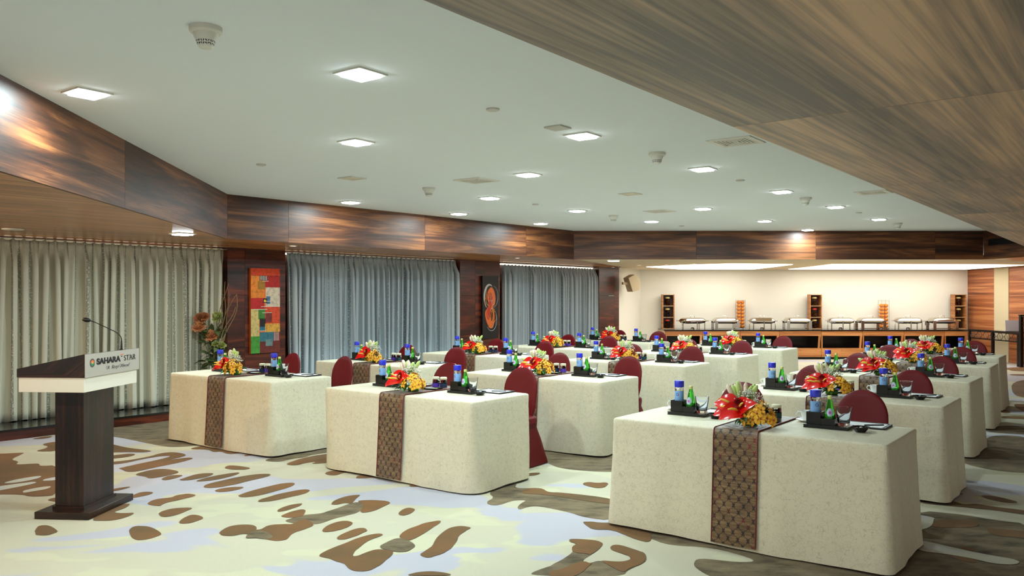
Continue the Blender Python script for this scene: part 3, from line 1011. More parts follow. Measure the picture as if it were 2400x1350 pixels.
p = at(30, 537, ZS)
mb = MB(); mb.lathe([(.10, -.008), (.105, -.004), (.105, 0)], 28)
o = mb.build('ceiling_speaker', 'white_plastic', None, 40, (p.x, p.y, ZS)); tag(o, 'round white speaker grille in the walnut soffit', 'speaker')

# supply vents
ME_VF = mesh_frame(.135, .18, .008, 'white_plastic', 'vent_frame')
mb = MB(); mb.box(-.135, .135, -.135, .135, -.003, -.001); ME_VB = mb.mesh('vent_back', 'vent_grey')


RINGS = [mesh_frame(a, b, .007, 'white_plastic', 'vent_blade') for a, b in ((.116, .130), (.090, .105), (.064, .079), (.038, .053), (.010, .027))]
for (x, y), nm in zip(((1725, 331), (1117, 422.5), (2047, 450.5), (1546, 495)),
                      ('large square air vent beside the ash soffit edge', 'square air vent in the open middle of the ceiling', 'square air vent farther along the ash soffit edge', 'square air vent before the alcove fascia')):
    p = at(x, y, ZC)
    r = thing('ceiling_vent', nm, 'air vent', (p.x, p.y, ZC), TABLE_RZ, 'square ceiling air vents')
    put('vent_frame', ME_VF, r); put('vent_back', ME_VB, r)
    for q in RINGS:
        put('vent_blade', q, r)

# air grille on the short fascia
p0, p1 = BD + dr * ray_line(2318, BD, dr), BD + dr * ray_line(2384, BD, dr)
nin = Vector((dr.y, -dr.x))
p = (p0 + p1) / 2 + nin * .008
L = (p1 - p0).length
r = thing('air_grille', 'long black air grille in the short walnut fascia', 'air grille', (p.x, p.y, 2.62), math.atan2(dr.y, dr.x))
mb = MB(); mb.box(-L / 2, L / 2, -.006, .006, -.06, .06); mb.build('grille_back', 'black_plastic', r)
for k in range(5):
    mb = MB(); z = -.045 + k * .0225; mb.box(-L / 2, L / 2, -.014, -.006, z - .004, z + .004); mb.build('slat', 'black_metal', r)

# luminous panels over the buffet
def lum(name, px, label):
    q = [at(x, y, ZS) for x, y in px]
    c = sum(q, Vector()) / len(q)
    r = thing(name, label, 'ceiling light', (c.x, c.y, ZS), 0, 'luminous ceiling panels')
    mb = MB(); mb.prism([(a.x - c.x, a.y - c.y) for a in q], -.012, -.002); mb.build('diffuser', 'panel_warm', r)
    return r


lum('luminous_ceiling_panel', [(1515, 625), (1600, 620.5), (1720, 617.3), (1858, 619.2), (1812, 625), (1765, 630.6), (1598, 630.6)], 'glowing diamond-shaped ceiling panel towards the wall speaker')
lum('luminous_ceiling_panel', [(1848, 630.6), (1900, 625), (1950, 618.8), (2290, 619.3), (2400, 620.5), (2330, 626), (2262, 630.8)], 'long glowing ceiling panel towards the teak wall')

# ------------------------------------------------------------------ lectern
def letters(body, size, x, z, mt, parent, name='lettering', width=None, shear=0., offset=0., ext=.0008):
    cu = bpy.data.curves.new(name, 'FONT')
    cu.body = body; cu.size = size; cu.shear = shear; cu.offset = offset; cu.extrude = ext
    o = bpy.data.objects.new(name, cu)
    C.objects.link(o)
    bpy.context.view_layer.update()
    me = bpy.data.meshes.new_from_object(o.evaluated_get(bpy.context.evaluated_depsgraph_get()))
    C.objects.unlink(o); bpy.data.objects.remove(o)
    xs = [v.co.x for v in me.vertices]
    k = 1.0 if width is None else width / (max(xs) - min(xs))
    x0 = min(xs)
    for v in me.vertices:
        v.co = Vector(((v.co.x - x0) * k + x, -v.co.z, v.co.y + z))     # stands upright, faces local -y
    me.materials.clear(); me.materials.append(MAT[mt])
    return put(name, me, parent)


yaw = math.radians(4.3)
# local frame: x runs along the front (away from the viewer), y points back to the speaker, front plate faces -y
PX, PY = Vector((math.sin(yaw), math.cos(yaw))), Vector((-math.cos(yaw), math.sin(yaw)))
corner = Vector((-2.995, 5.83))
lect = thing('lectern', 'dark wooden lectern with white band and silver name plate', 'lectern', (corner.x, corner.y, 0), math.atan2(PX.y, PX.x))
LX, LY = .72, .50


def base_at(x, y):
    d = Vector((x, y)) - corner
    return d.dot(PX), d.dot(PY)


bx, by = base_at(-3.023, 5.945)
mb = MB(); mb.box(bx, bx + .60, by, by + .41, 0.003, .052); bevel(mb.build('foot_plate', 'podium_wood_flat', lect), .003)
cx_, cy_ = base_at(-3.12, 6.057)
mb = MB(); mb.box(cx_ - .012, cx_ + .412, cy_ - .012, cy_ + .228, .052, .072); mb.build('plinth', 'podium_wood_flat', lect)
mb = MB(); mb.box(cx_, cx_ + .40, cy_, cy_ + .216, .072, .925); bevel(mb.build('column', 'podium_wood', lect), .002)
mb = MB(); mb.box(.006, LX - .012, .006, LY - .01, .925, 1.029); bevel(mb.build('white_band', 'white_lacquer', lect), .002)
mb = MB()
# wedge desk: high at the front, low at the speaker's side
zf, zb_, z0 = 1.1955, 1.089, 1.029
v = [(0, 0, z0), (LX, 0, z0), (LX, LY, z0), (0, LY, z0), (0, 0, zf), (LX, 0, zf), (LX, LY, zb_), (0, LY, zb_)]
mb.v = v
for idx, uv in (((0, 1, 2, 3), None), ((4, 7, 6, 5), None), ((0, 4, 5, 1), None), ((1, 5, 6, 2), None), ((2, 6, 7, 3), None), ((3, 7, 4, 0), None)):
    q = [v[i] for i in idx]
    if abs(q[0][0] - q[1][0]) + abs(q[0][0] - q[2][0]) < 1e-6:
        uv = [(p[1], p[2]) for p in q]
    elif abs(q[0][1] - q[2][1]) < 1e-6:
        uv = [(p[0], p[2]) for p in q]
    else:
        uv = [(p[0], p[1]) for p in q]
    mb.face(idx[::-1], uv)
bevel(mb.build('desk_top', 'podium_wood_flat', lect), .002)
mb = MB(); mb.box(.002, LX, -.006, 0, z0 + .001, zf - .002)
plate = mb.build('name_plate', 'brushed_plate', lect)
plate['label'] = 'silver name plate with printed hotel lettering'
yz = -.0075


def move(o, y=yz):
    o.location.y = y
    return o


move(letters('SAHARA', .058, .136, 1.113, 'sign_black', plate, width=.315, offset=.0026))
st_ = move(letters('STAR', .058, .500, 1.113, 'sign_black', plate, width=.165, offset=-.0004))
mb = MB()
for x, z, w in ((.513, 1.114, .001), (.562, 1.113, .022), (.604, 1.113, .016), (.634, 1.113, .016), (.648, 1.113, .014)):
    mb.box(x - w / 2, x + w / 2, yz - .0008, yz + .0006, z, z + .0016)
for x in (.546, .578):
    mb.box(x - .0012, x + .0012, yz - .0008, yz + .0006, 1.146, 1.154)
mb.build('lettering_serif', 'sign_black', plate)
for wd, x_, w_ in (('A', .268, .030), ('Step', .328, .098), ('Ahead', .446, .134)):
    move(letters(wd, .038, x_, 1.066, 'sign_grey', plate, width=w_, shear=.45, offset=-.0006))
mb = MB()
for k, (x, z) in enumerate(((.265, 1.071), (.345, 1.072), (.445, 1.072))):
    pts = []
    for i in range(24):
        a = i / 23 * 2 * PI * .9
        pts.append((x + .013 * math.cos(a) + .004, yz, z + .009 + .011 * math.sin(a)))
    mb.tube(pts, .0008, 4)
mb.build('lettering_flourish', 'sign_grey', plate)
# round emblem
ec = (.083, 1.128)
mb = MB()
for k in range(28):
    a = 2 * PI * k / 28
    mb.obox((ec[0] + .026 * math.cos(a), yz, ec[1] + .026 * math.sin(a)), (math.cos(a), 0, math.sin(a)), (0, 1, 0), (-math.sin(a), 0, math.cos(a)), .0045, .0008, .0018)
mb.build('emblem_ring', 'sign_grey', plate)
for nm, mt, a0, a1 in (('emblem_upper', 'sign_orange', 0, PI), ('emblem_lower', 'sign_green', PI, 2 * PI)):
    mb = MB()
    mb.poly([(ec[0] + .021 * math.cos(a0 + (a1 - a0) * i / 20), yz - .0006, ec[1] + .021 * math.sin(a0 + (a1 - a0) * i / 20)) for i in range(21)])
    mb.build(nm, mt, plate)
mb = MB(); mb.poly([(ec[0] + .008 * math.cos(2 * PI * i / 20), yz - .001, ec[1] + .008 * math.sin(2 * PI * i / 20)) for i in range(20)]); mb.build('emblem_centre', 'sign_gold', plate)
for nm, mt, pts in (('flag_mark_orange', 'sign_orange', [(.452, 1.163), (.494, 1.163), (.486, 1.157), (.456, 1.157)]), ('flag_mark_black', 'sign_black', [(.456, 1.151), (.478, 1.151), (.468, 1.143)])):
    mb = MB(); mb.poly([(a, yz - .0008, b) for a, b in pts]); mb.build(nm, mt, plate)

# gooseneck microphone standing on the lectern
ml = Vector((-2.985, 6.36)); d = ml - corner
lx, ly = d.dot(PX), d.dot(PY)
zt = zf + (zb_ - zf) * ly / LY
mic = thing('gooseneck_microphone', 'black gooseneck microphone rising from the lectern top', 'microphone', (ml.x, ml.y, zt), 0)
mb = MB(); mb.lathe([(.014, 0), (.014, .006), (.008, .012), (.006, .07), (.004, .075)], 16); mb.build('mic_base', 'black_plastic', mic, 40)
pts = [(0, 0, .06), (0, 0, .085), (-.006, 0, .105), (-.022, 0, .125), (-.05, 0, .143), (-.12, 0, .176), (-.20, 0, .213), (-.245, 0, .228)]
mb = MB(); mb.tube(pts, [.0045, .004, .0035, .0035, .0032, .0032, .0032, .0045], 8); mb.build('gooseneck', 'black_metal', mic, 60)
mb = MB(); mb.ell((-.268, 0, .232), .034, .017, .017, 16, 10, rot=Matrix.Rotation(.15, 3, 'Y')); mb.build('foam_head', 'black_plastic', mic, 180)

# ------------------------------------------------------------------ table furniture prototypes
TL, TW, TH = 1.80, .78, .75


def rr_loop(hx, hy, r, n):
    """n points around a rounded rectangle with (position, tangent angle parameter)"""
    segs = [(2 * (hx - r)), r * PI / 2, 2 * (hy - r), r * PI / 2] * 2
    tot = sum(segs)
    out = []
    for i in range(n):
        s = tot * i / n
        k = 0
        while s > segs[k]:
            s -= segs[k]; k += 1
        if k == 0: p, nrm = (-hx + r + s, -hy), (0, -1)
        elif k == 1:
            a = -PI / 2 + s / r; p, nrm = (hx - r + r * math.cos(a), -hy + r + r * math.sin(a)), (math.cos(a), math.sin(a))
        elif k == 2: p, nrm = (hx, -hy + r + s), (1, 0)
        elif k == 3:
            a = s / r; p, nrm = (hx - r + r * math.cos(a), hy - r + r * math.sin(a)), (math.cos(a), math.sin(a))
        elif k == 4: p, nrm = (hx - r - s, hy), (0, 1)
        elif k == 5:
            a = PI / 2 + s / r; p, nrm = (-hx + r + r * math.cos(a), hy - r + r * math.sin(a)), (math.cos(a), math.sin(a))
        elif k == 6: p, nrm = (-hx, hy - r - s), (-1, 0)
        else:
            a = PI + s / r; p, nrm = (-hx + r + r * math.cos(a), -hy + r + r * math.sin(a)), (math.cos(a), math.sin(a))
        out.append((p, nrm))
    return out


def cloth_out(z, flare):
    return flare * ((TH - z) / TH) ** 1.3


def cloth_mesh(seed, flare, rb):
    rnd = random.Random(seed)
    N = 260
    ph = [rnd.uniform(0, 2 * PI) for _ in range(6)]
    fr = [rnd.choice((5, 7, 9, 12, 15, 19)) for _ in range(6)]
    mb = MB()
    zs = [TH, TH - .004, TH - .012, TH - .05, .62, .5, .38, .26, .15, .07, .022, .012]
    for k, z in enumerate(zs):
        q = (TH - z) / TH
        r = .016 + (rb - .016) * q ** 1.2
        o = cloth_out(z, flare) - (.012 if k == 0 else .004 if k == 1 else 0)
        for i, (p, n) in enumerate(rr_loop(TL / 2 + o, TW / 2 + o, max(r, .014), N)):
            a = 2 * PI * i / N
            w = sum(math.sin(fr[j] * a + ph[j]) for j in range(6)) / 6 * .016 * min(1, q * 1.5)
            mb.v.append((p[0] + n[0] * w, p[1] + n[1] * w, z + (.006 * math.sin(3 * a + ph[0]) + .003 if k >= len(zs) - 2 else 0)))
    per = 2 * (TL + TW)
    for k in range(len(zs) - 1):
        for i in range(N):
            j = (i + 1) % N
            u0, u1 = per * i / N, per * (i + 1) / N
            mb.face((k * N + i, (k + 1) * N + i, (k + 1) * N + j, k * N + j), [(u0, zs[k]), (u0, zs[k + 1]), (u1, zs[k + 1]), (u1, zs[k])])
    mb.face(list(range(N)), [(mb.v[i][0] + 5, mb.v[i][1] + 5) for i in range(N)])
    return mb.mesh('tablecloth', 'linen', 50)


FLARE = .04
CLOTHS = {'outer line': [cloth_mesh(1, FLARE, .06), cloth_mesh(7, FLARE, .08)], 'middle line': [cloth_mesh(2, FLARE, .16), cloth_mesh(8, FLARE, .13)], 'curtain-side line': [cloth_mesh(4, FLARE, .12), cloth_mesh(9, FLARE, .10)]}
mb = MB(); mb.box(-TL / 2 + .03, TL / 2 - .03, -TW / 2 + .03, TW / 2 - .03, TH - .035, TH - .006); ME_TOP = mb.mesh('table_board', 'oak_pale')
mb = MB()
RW = .145
prof = [(-TW / 2 - cloth_out(z, FLARE) - .020, z) for z in (.03, .12, .25, .38, .5, .62, .70)] + [(-TW / 2 - .012, TH - .006), (-TW / 2 - .002, TH + .004), (-TW / 2 + .02, TH + .006), (0, TH + .006)]
prof = prof + [(-y, z) for y, z in prof[-2::-1]]
arc = [0]
for (a, b), (c, d) in zip(prof, prof[1:]):
    arc.append(arc[-1] + math.hypot(c - a, d - b))
n = len(prof) - 1
mb.grid(lambda u, v: (-RW + 2 * RW * u, prof[round(v * n)][0] + (.004 * math.sin(9 * u + 7 * v) if abs(prof[round(v * n)][0]) > TW / 2 else 0), prof[round(v * n)][1]), 6, n, lambda u, v: (2 * RW * u, arc[round(v * n)]))
ME_RUN = mb.mesh('runner_fabric', 'runner_satin', 60)
ME_PIP = []
for s in (-1, 1):
    mb = MB(); mb.tube([(s * RW, y, z + .002) for y, z in prof], .0032, 6); ME_PIP.append(mb.mesh('piping', 'runner_piping', 60))

# covered banquet chair: origin under the middle of the seat, sitter faces -y
ch = thing('banquet_chair', 'x', 'chair')
mb = MB()


def back_pt(u, v):
    z = .44 + .475 * v
    hw = .188 if v < .55 else .188 * math.sqrt(max(0.0, 1 - ((v - .55) / .45) ** 2.2))
    hw = max(hw, .0) if v < 1 else 0.0
    hw *= 1 - .10 * math.exp(-((v - .05) / .12) ** 2)
    th = .030 * (1 - .4 * v) * (1 if v < .93 else max(.05, (1 - v) / .07))
    a = 2 * PI * u
    ca, sa = math.cos(a), math.sin(a)
    x = hw * math.copysign(abs(ca) ** .55, ca)
    y = th * math.copysign(abs(sa) ** .8, sa)
    lean = .185 + .075 * v
    curve = -.035 * (1 - (x / .188) ** 2) + .03
    return (x, lean + y - curve * .6, z)


vs = [0, .06, .12, .2, .3, .42, .55, .65, .74, .82, .88, .925, .955, .978, .992, 1.0]
nb = len(vs) - 1
mb.grid(lambda u, v: back_pt(u, vs[round(v * nb)]), 36, nb, None, 0, True)
mb.build('backrest', 'chair_red', ch, 180)
mb = MB()
for k, (z, o, r) in enumerate(((.475, -.03, .06), (.482, -.07, .06), (.465, 0, .05), (.43, .004, .04))):
    pass
N = 48
lv = [(.470, -.035, .07), (.468, -.018, .06), (.458, -.004, .05), (.44, 0.0, .05), (.405, .0, .05)]
for z, o, r in lv:
    for p, nn in rr_loop(.215 + o, .215 + o, r, N):
        mb.v.append((p[0], p[1] - .005, z))
for k in range(len(lv) - 1):
    for i in range(N):
        j = (i + 1) % N
        mb.face((k * N + i, (k + 1) * N + i, (k + 1) * N + j, k * N + j))
mb.face(range(N)); mb.face([(len(lv) - 1) * N + i for i in range(N)][::-1])
mb.build('seat', 'chair_red', ch, 60)
mb = MB()
lv = [(.425, .206, -.21, .21), (.36, .188, -.212, .225), (.24, .212, -.222, .27), (.12, .224, -.232, .315), (.02, .236, -.24, .355), (.008, .236, -.24, .356)]
for z, hx, y0, y1 in lv:
    hy = (y1 - y0) / 2
    for p, nn in rr_loop(hx, hy, .03, N):
        mb.v.append((p[0], p[1] + (y0 + y1) / 2, z))
for k in range(len(lv) - 1):
    for i in range(N):
        j = (i + 1) % N
        mb.face((k * N + i, (k + 1) * N + i, (k + 1) * N + j, k * N + j))
mb.face(range(N))
mb.build('skirt', 'chair_red', ch, 60)
CHAIR = ch

# stepped black desk caddy, origin at its front left corner on the table
cad = thing('desk_caddy', 'x', 'desk organiser')
mb = MB(); mb.box(0, .275, 0, .15, 0, .009); mb.box(.003, .272, .003, .147, .009, .012); mb.box(0, .275, 0, .15, .012, .021)
mb.build('tray', 'black_lacquer', cad)


def open_box(x0, x1, y0, y1, z0, z1, t):
    mb = MB()
    mb.box(x0, x1, y0, y0 + t, z0, z1); mb.box(x0, x1, y1 - t, y1, z0, z1)
    mb.box(x0, x0 + t, y0 + t, y1 - t, z0, z1); mb.box(x1 - t, x1, y0 + t, y1 - t, z0, z1)
    mb.box(x0 + t, x1 - t, y0 + t, y1 - t, z0, z0 + t)
    return mb


open_box(.010, .100, .030, .125, .021, .100, .004).build('tall_box', 'black_lacquer', cad)
open_box(.102, .190, .030, .125, .021, .062, .004).build('low_box', 'black_lacquer', cad)
CADDY = cad

# water bottle with blue cap (foot at z 0)
wb = thing('water_bottle', 'x', 'bottle')
mb = MB(); mb.lathe([(.028, 0), (.031, .004), (.0315, .02), (.0315, .160), (.0305, .168), (.027, .172)], 24); mb.build('bottle_body', 'pet_clear', wb, 40)
mb = MB(); mb.lathe([(.0285, .004), (.0285, .155)], 20); mb.build('water', 'pet_clear', wb, 40)
mb = MB(); mb.lathe([(.031, .168), (.034, .170), (.034, .210), (.032, .214), (.026, .215)], 28); mb.build('screw_cap', 'cap_blue', wb, 40)
mb = MB()
R = .0322
mb.grid(lambda u, v: (R * math.cos(-PI * .95 + u * PI * 1.25), R * math.sin(-PI * .95 + u * PI * 1.25), .030 + .112 * v), 24, 1)
lab = mb.build('label_sleeve', 'label_blue', wb, 180)


def cyl_ring(cu, cz, r0, r1, mt, nm, parent, R=.0326, n=22, a0=0, a1=2 * PI):
    mb = MB()
    f = lambda a, r: (R * math.cos(cu + r * math.cos(a) / R), R * math.sin(cu + r * math.cos(a) / R), cz + r * math.sin(a))
    for i in range(n):
        b, c = a0 + (a1 - a0) * i / n, a0 + (a1 - a0) * (i + 1) / n
        mb.poly([f(b, r0), f(b, r1), f(c, r1), f(c, r0)])
    return mb.build(nm, mt, parent)


CU = -PI / 2 + .28
cyl_ring(CU, .118, .0072, .0102, 'logo_blue', 'logo_ring', lab)
cyl_ring(CU + .30, .110, .0, .0036, 'logo_red', 'logo_tick', lab, n=10)
mb = MB()
for k in range(5):
    z = .088 - k * .007
    f = lambda a, zz: (.0326 * math.cos(CU + a), .0326 * math.sin(CU + a), zz)
    mb.poly([f(-.32, z), f(.3 - .08 * (k % 2), z), f(.3 - .08 * (k % 2), z + .002), f(-.32, z + .002)])
mb.build('label_print', 'label_white', lab)
WBOT = wb

# green sparkling-water bottle
gb = thing('green_bottle', 'x', 'bottle')
mb = MB(); mb.lathe([(.030, 0), (.036, .006), (.0365, .03), (.034, .055), (.026, .095), (.0175, .135), (.0130, .155), (.0130, .168)], 24); mb.build('glass_body', 'green_glass', gb, 60)
mb = MB(); mb.lathe([(.032, .006), (.0335, .03), (.031, .055)], 20); mb.build('mineral_water', 'green_glass', gb, 60)
mb = MB(); mb.lathe([(.0142, .160), (.0148, .176), (.0125, .181)], 20); mb.build('crown_cap', 'cap_gold', gb, 40)
rad = lambda z: .0345 + (.0268 - .0345) * (z - .055) / .04 if z > .055 else .0372 + (.0345 - .0372) * (z - .03) / .025
mb = MB()
mb.grid(lambda u, v: ((rad(.052 + .05 * v) + .0008) * math.cos(-PI / 2 + (u - .5) * (.6 + .9 * math.sin(PI * v))), (rad(.052 + .05 * v) + .0008) * math.sin(-PI / 2 + (u - .5) * (.6 + .9 * math.sin(PI * v))), .052 + .05 * v), 16, 6)
lb = mb.build('label_sleeve', 'label_cyan', gb, 180)
mb = MB()
mb.grid(lambda u, v: ((rad(.066 + .018 * v) + .0014) * math.cos(-PI / 2 + (u - .5) * .55 * math.sin(PI * (v * .8 + .1))), (rad(.066 + .018 * v) + .0014) * math.sin(-PI / 2 + (u - .5) * .55 * math.sin(PI * (v * .8 + .1))), .066 + .018 * v), 10, 6)
mb.build('label_badge', 'label_pink', lb, 180)
GBOT = gb

# tumbler (one mesh, thick foot)
mb = MB(); mb.lathe([(.024, .0), (.034, .0), (.0355, .006), (.049, .118), (.0495, .12), (.048, .12), (.0465, .117), (.035, .024), (.030, .020), (.0, .020)], 28, cap0=True, cap1=False)
ME_TUMB = mb.mesh('tumbler_glass', 'clear_glass', 50)

# small black bowl with tapered six-sided rim
mb = MB()
pr = [(.030, 0), (.032, .003), (.056, .032), (.058, .034), (.054, .034), (.030, .008), (.0, .006)]
mb.lathe(pr, 8, cap1=False)
ME_BOWL = mb.mesh('mint_bowl_body', 'black_ceramic', 30)
mb = MB()
rb = random.Random(3)
for k in range(7):
    a = rb.uniform(0, 6.28); q = rb.uniform(0, .026)
    mb.ell((q * math.cos(a), q * math.sin(a), .020 + rb.uniform(0, .008)), .012, .007, .006, 8, 5, rot=Matrix.Rotation(rb.uniform(0, 3), 3, 'Z'))
ME_MINT = mb.mesh('wrapped_mints', 'label_white', 180)
bw = thing('mint_bowl', 'x', 'bowl')
put('bowl_body', ME_BOWL, bw); put('wrapped_mints', ME_MINT, bw)['kind'] = 'stuff'
BOWL = bw

# writing pad folder with paper and pen
pad = thing('writing_pad', 'x', 'writing pad')
mb = MB(); mb.box(-.155, .155, -.105, .105, 0, .008); mb.box(-.155, .155, .093, .105, .008, .012); mb.box(-.155, -.143, -.105, .093, .008, .012); mb.box(.143, .155, -.105, .093, .008, .012)
mb.build('folder', 'black_leather', pad)
mb = MB(); mb.box(-.135, .135, -.092, .085, .008, .0105); mb.build('paper_sheet', 'paper', pad)
mb = MB(); mb.tube([(.02, -.06, .0148), (.12, .02, .0148)], .004, 8); mb.build('pen', 'black_plastic', pad, 60)
PAD = pad

# coffee cup, saucer
cup = thing('coffee_cup', 'x', 'cup')
mb = MB(); mb.lathe([(.022, 0), (.026, .004), (.036, .03), (.041, .066), (.0425, .068), (.040, .066), (.034, .03), (.0, .012)], 24, cap1=False); mb.build('cup_bowl', 'white_china', cup, 60)
mb = MB(); mb.tube([(-.036, -.006, .056), (-.054, -.010, .060), (-.064, -.011, .044), (-.056, -.010, .026), (-.034, -.006, .022)], .0042, 8); mb.build('handle', 'white_china', cup, 60)
CUP = cup
mb = MB(); mb.lathe([(.040, 0), (.046, .003), (.070, .014), (.0725, .016), (.069, .0155), (.044, .006), (.0, .005)], 28, cap1=False)
ME_SAU = mb.mesh('saucer', 'white_china', 60)

# sweets jar
def make_jar(lmat):
    j = thing('sweets_jar', 'x', 'jar')
    mb = MB(); mb.lathe([(.030, 0), (.033, .004), (.033, .070), (.028, .078), (.028, .082)], 20); mb.build('jar_glass', 'pet_clear', j, 40)
    mb = MB()
    rr = random.Random(5)
    for k in range(26):
        a = rr.uniform(0, 6.28); q = .022 * math.sqrt(rr.random())
        mb.ell((q * math.cos(a), q * math.sin(a), .008 + .062 * rr.random()), .008, .008, .006, 7, 5)
    o = mb.build('sweets', 'candy', j, 180); o['kind'] = 'stuff'
    mb = MB(); mb.lathe([(.030, .076), (.0325, .078), (.0325, .094), (.028, .098), (.02, .099)], 20); mb.build('cloth_lid', 'cloth_lid', j, 40)
    mb = MB(); mb.lathe([(.0338, .004), (.0338, .042)], 20, cap0=False, cap1=False); mb.build('paper_label', lmat, j, 40)
    return j


JARS = [make_jar('label_navy'), make_jar('label_purple'), make_jar('label_teal')]
tr = thing('sugar_tray', 'x', 'tray')
mb = MB(); mb.box(-.085, .085, -.05, .05, 0, .005); mb.box(-.085, .085, -.05, -.044, .005, .012); mb.box(-.085, .085, .044, .05, .005, .012); mb.box(-.085, -.079, -.044, .044, .005, .012); mb.box(.079, .085, -.044, .044, .005, .012)
mb.build('tray_body', 'black_lacquer', tr)
for k, (x, mt) in enumerate(((-.045, 'paper'), (-.01, 'label_white'), (.035, 'cap_gold'))):
    mb = MB(); mb.box(x - .016, x + .016, -.032, .03, .005, .010); mb.build('sachet', mt, tr)
TRAY = tr

# ------------------------------------------------------------------ flower arrangement
def frame_from(d, up=Vector((0, 0, 1))):
    d = d.normalized()
    s = d.cross(up)
    if s.length < 1e-3:
        s = Vector((1, 0, 0))
    s.normalize()
    t = s.cross(d).normalized()
    return Matrix((s, d, t)).transposed()        # columns: side, along, normal


def spathe_mesh():
    mb = MB()
    L, Wd = .135, .066

    def fn(u, v):
        y = v
        w = math.sin(PI * min(1, (v * .93 + .07)) ** .62) ** .8 if v < 1 else 0
        x = (u - .5) * 2
        lobe = -.030 * (1 - abs(abs(x) - .5) * 2) * (1 - v) ** 4
        return (x * Wd * w, L * y - .018 + lobe, .014 * (x * x) * w - .034 * v * v + .012 * math.sin(3 * v))
    mb.grid(fn, 10, 12)
    return mb.mesh('anthurium', 'spathe_red', 180)


ME_SPATHE = spathe_mesh()
mb = MB(); mb.tube([(0, .004, .008), (0, .02, .024), (0, .045, .034), (0, .068, .036)], [.0045, .0075, .0065, .003], 8); ME_SPADIX = mb.mesh('spadix', 'spadix', 180)


def leaf_mesh(L, Wd, curl, mt):
    mb = MB()

    def fn(u, v):
        w = math.sin(PI * v ** .8) if 0 < v < 1 else 0.02
        x = (u - .5) * 2
        return (x * Wd * w, L * v, curl * (v - v * v * 1.6) + .10 * Wd * x * x)
    mb.grid(fn, 4, 9)
    return mb.mesh('leaf', mt, 180)


ME_LEAF = leaf_mesh(.15, .030, .05, 'leaf_dark')
ME_LEAF2 = leaf_mesh(.12, .022, .06, 'leaf_green')
ME_BLADE = leaf_mesh(.16, .009, .07, 'stem_green')


def bud_mesh(mt):
    mb = MB()
    mb.tube([(0, -.03, 0), (0, 0, 0), (0, .016, 0), (0, .034, 0), (0, .052, 0), (0, .064, 0), (0, .068, 0)], [.003, .005, .010, .013, .0115, .006, .001], 8)
    return mb.mesh('lily_bud', mt, 180)


ME_BUDG, ME_BUDP = bud_mesh('lily_green'), bud_mesh('lily_pink')


def orchid_spray(seed, n, rad):
    rnd = random.Random(seed)
    mb = MB()
    for k in range(n):
        th = rnd.uniform(0, 2 * PI); ph = rnd.uniform(.1, 1.45)
        dv = Vector((math.sin(ph) * math.cos(th), math.sin(ph) * math.sin(th), math.cos(ph) * .95))
        c = dv * rad * rnd.uniform(.72, 1.08)
        Mx = frame_from(dv, Vector((rnd.uniform(-.3, .3), rnd.uniform(-.3, .3), 1)))
        s = rnd.uniform(.8, 1.15)
        rot = rnd.uniform(0, 2 * PI)
        for q in range(5):
            a = rot + 2 * PI * q / 5
            r0, r1, w = .004 * s, .033 * s, .0105 * s
            e1 = Vector((math.cos(a), 0, math.sin(a))); e2 = Vector((-math.sin(a), 0, math.cos(a))); nn = Vector((0, 1, 0))
            pts = [e1 * r0 - e2 * w * .3, e1 * (r0 + r1) * .55 - e2 * w + nn * .004, e1 * r1 + nn * (-.002), e1 * (r0 + r1) * .55 + e2 * w + nn * .004, e1 * r0 + e2 * w * .3]
            mb.poly([tuple(c + Mx @ p) for p in pts], None, 0)
        mb.ell(c + Mx @ Vector((0, .004, 0)), .0055, .0055, .0055, 6, 4, 1)
    return mb.mesh('orchid_spray', ['orchid_yellow', 'orchid_brown'], None)


def breath_mesh(seed, n, rad):
    rnd = random.Random(seed)
    mb = MB()
    for k in range(n):
        th = rnd.uniform(0, 2 * PI); ph = rnd.uniform(0, 1.2)
        p = Vector((math.sin(ph) * math.cos(th), math.sin(ph) * math.sin(th), math.cos(ph) * 1.15)) * rad * rnd.uniform(.7, 1.1)
        mb.ell(p, .0042, .0042, .0042, 6, 4, 0)
        if k % 4 == 0:
            mb.tube([(0, 0, 0), tuple(p * .5), tuple(p)], .0008, 3, 1)
    return mb.mesh('babys_breath', ['baby_breath', 'stem_green'], 180)


def rose_mesh():
    mb = MB()
    rnd = random.Random(2)
    for ring, (r, n, h, tilt) in enumerate(((.030, 6, .022, .8), (.021, 5, .030, .4), (.012, 4, .034, .15), (.005, 3, .036, .05))):
        for k in range(n):
            a0 = 2 * PI * k / n + ring * .6
            mb.grid(lambda u, v: ((r * (.55 + .45 * v) + tilt * .010 * v * v) * math.cos(a0 + (u - .5) * 2 * PI / n * 1.35), (r * (.55 + .45 * v) + tilt * .010 * v * v) * math.sin(a0 + (u - .5) * 2 * PI / n * 1.35), h * v * (1 - .12 * (2 * u - 1) ** 2)), 5, 3)
    return mb.mesh('rose', 'rose_red', 180)


ME_ROSE = rose_mesh()
mb = MB(); mb.lathe([(.040, 0), (.048, .01), (.045, .035), (.03, .045)], 16, (.01, .05, 0)); ME_FOAM = mb.mesh('moss_base', 'leaf_green', 60)


def orient(o, d, roll=0.0, scale=1.0):
    M = frame_from(Vector(d)) @ Matrix.Rotation(roll, 3, 'Y')
    o.rotation_euler = M.to_euler()
    o.scale = (scale,) * 3
    return o


def orient2(o, d, nrm, scale=1.0):
    d = Vector(d).normalized(); n = Vector(nrm); n = (n - d * n.dot(d)).normalized()
    s = d.cross(n)
    o.rotation_euler = Matrix((s, d, n)).transposed().to_euler()
    o.scale = (scale,) * 3
    return o


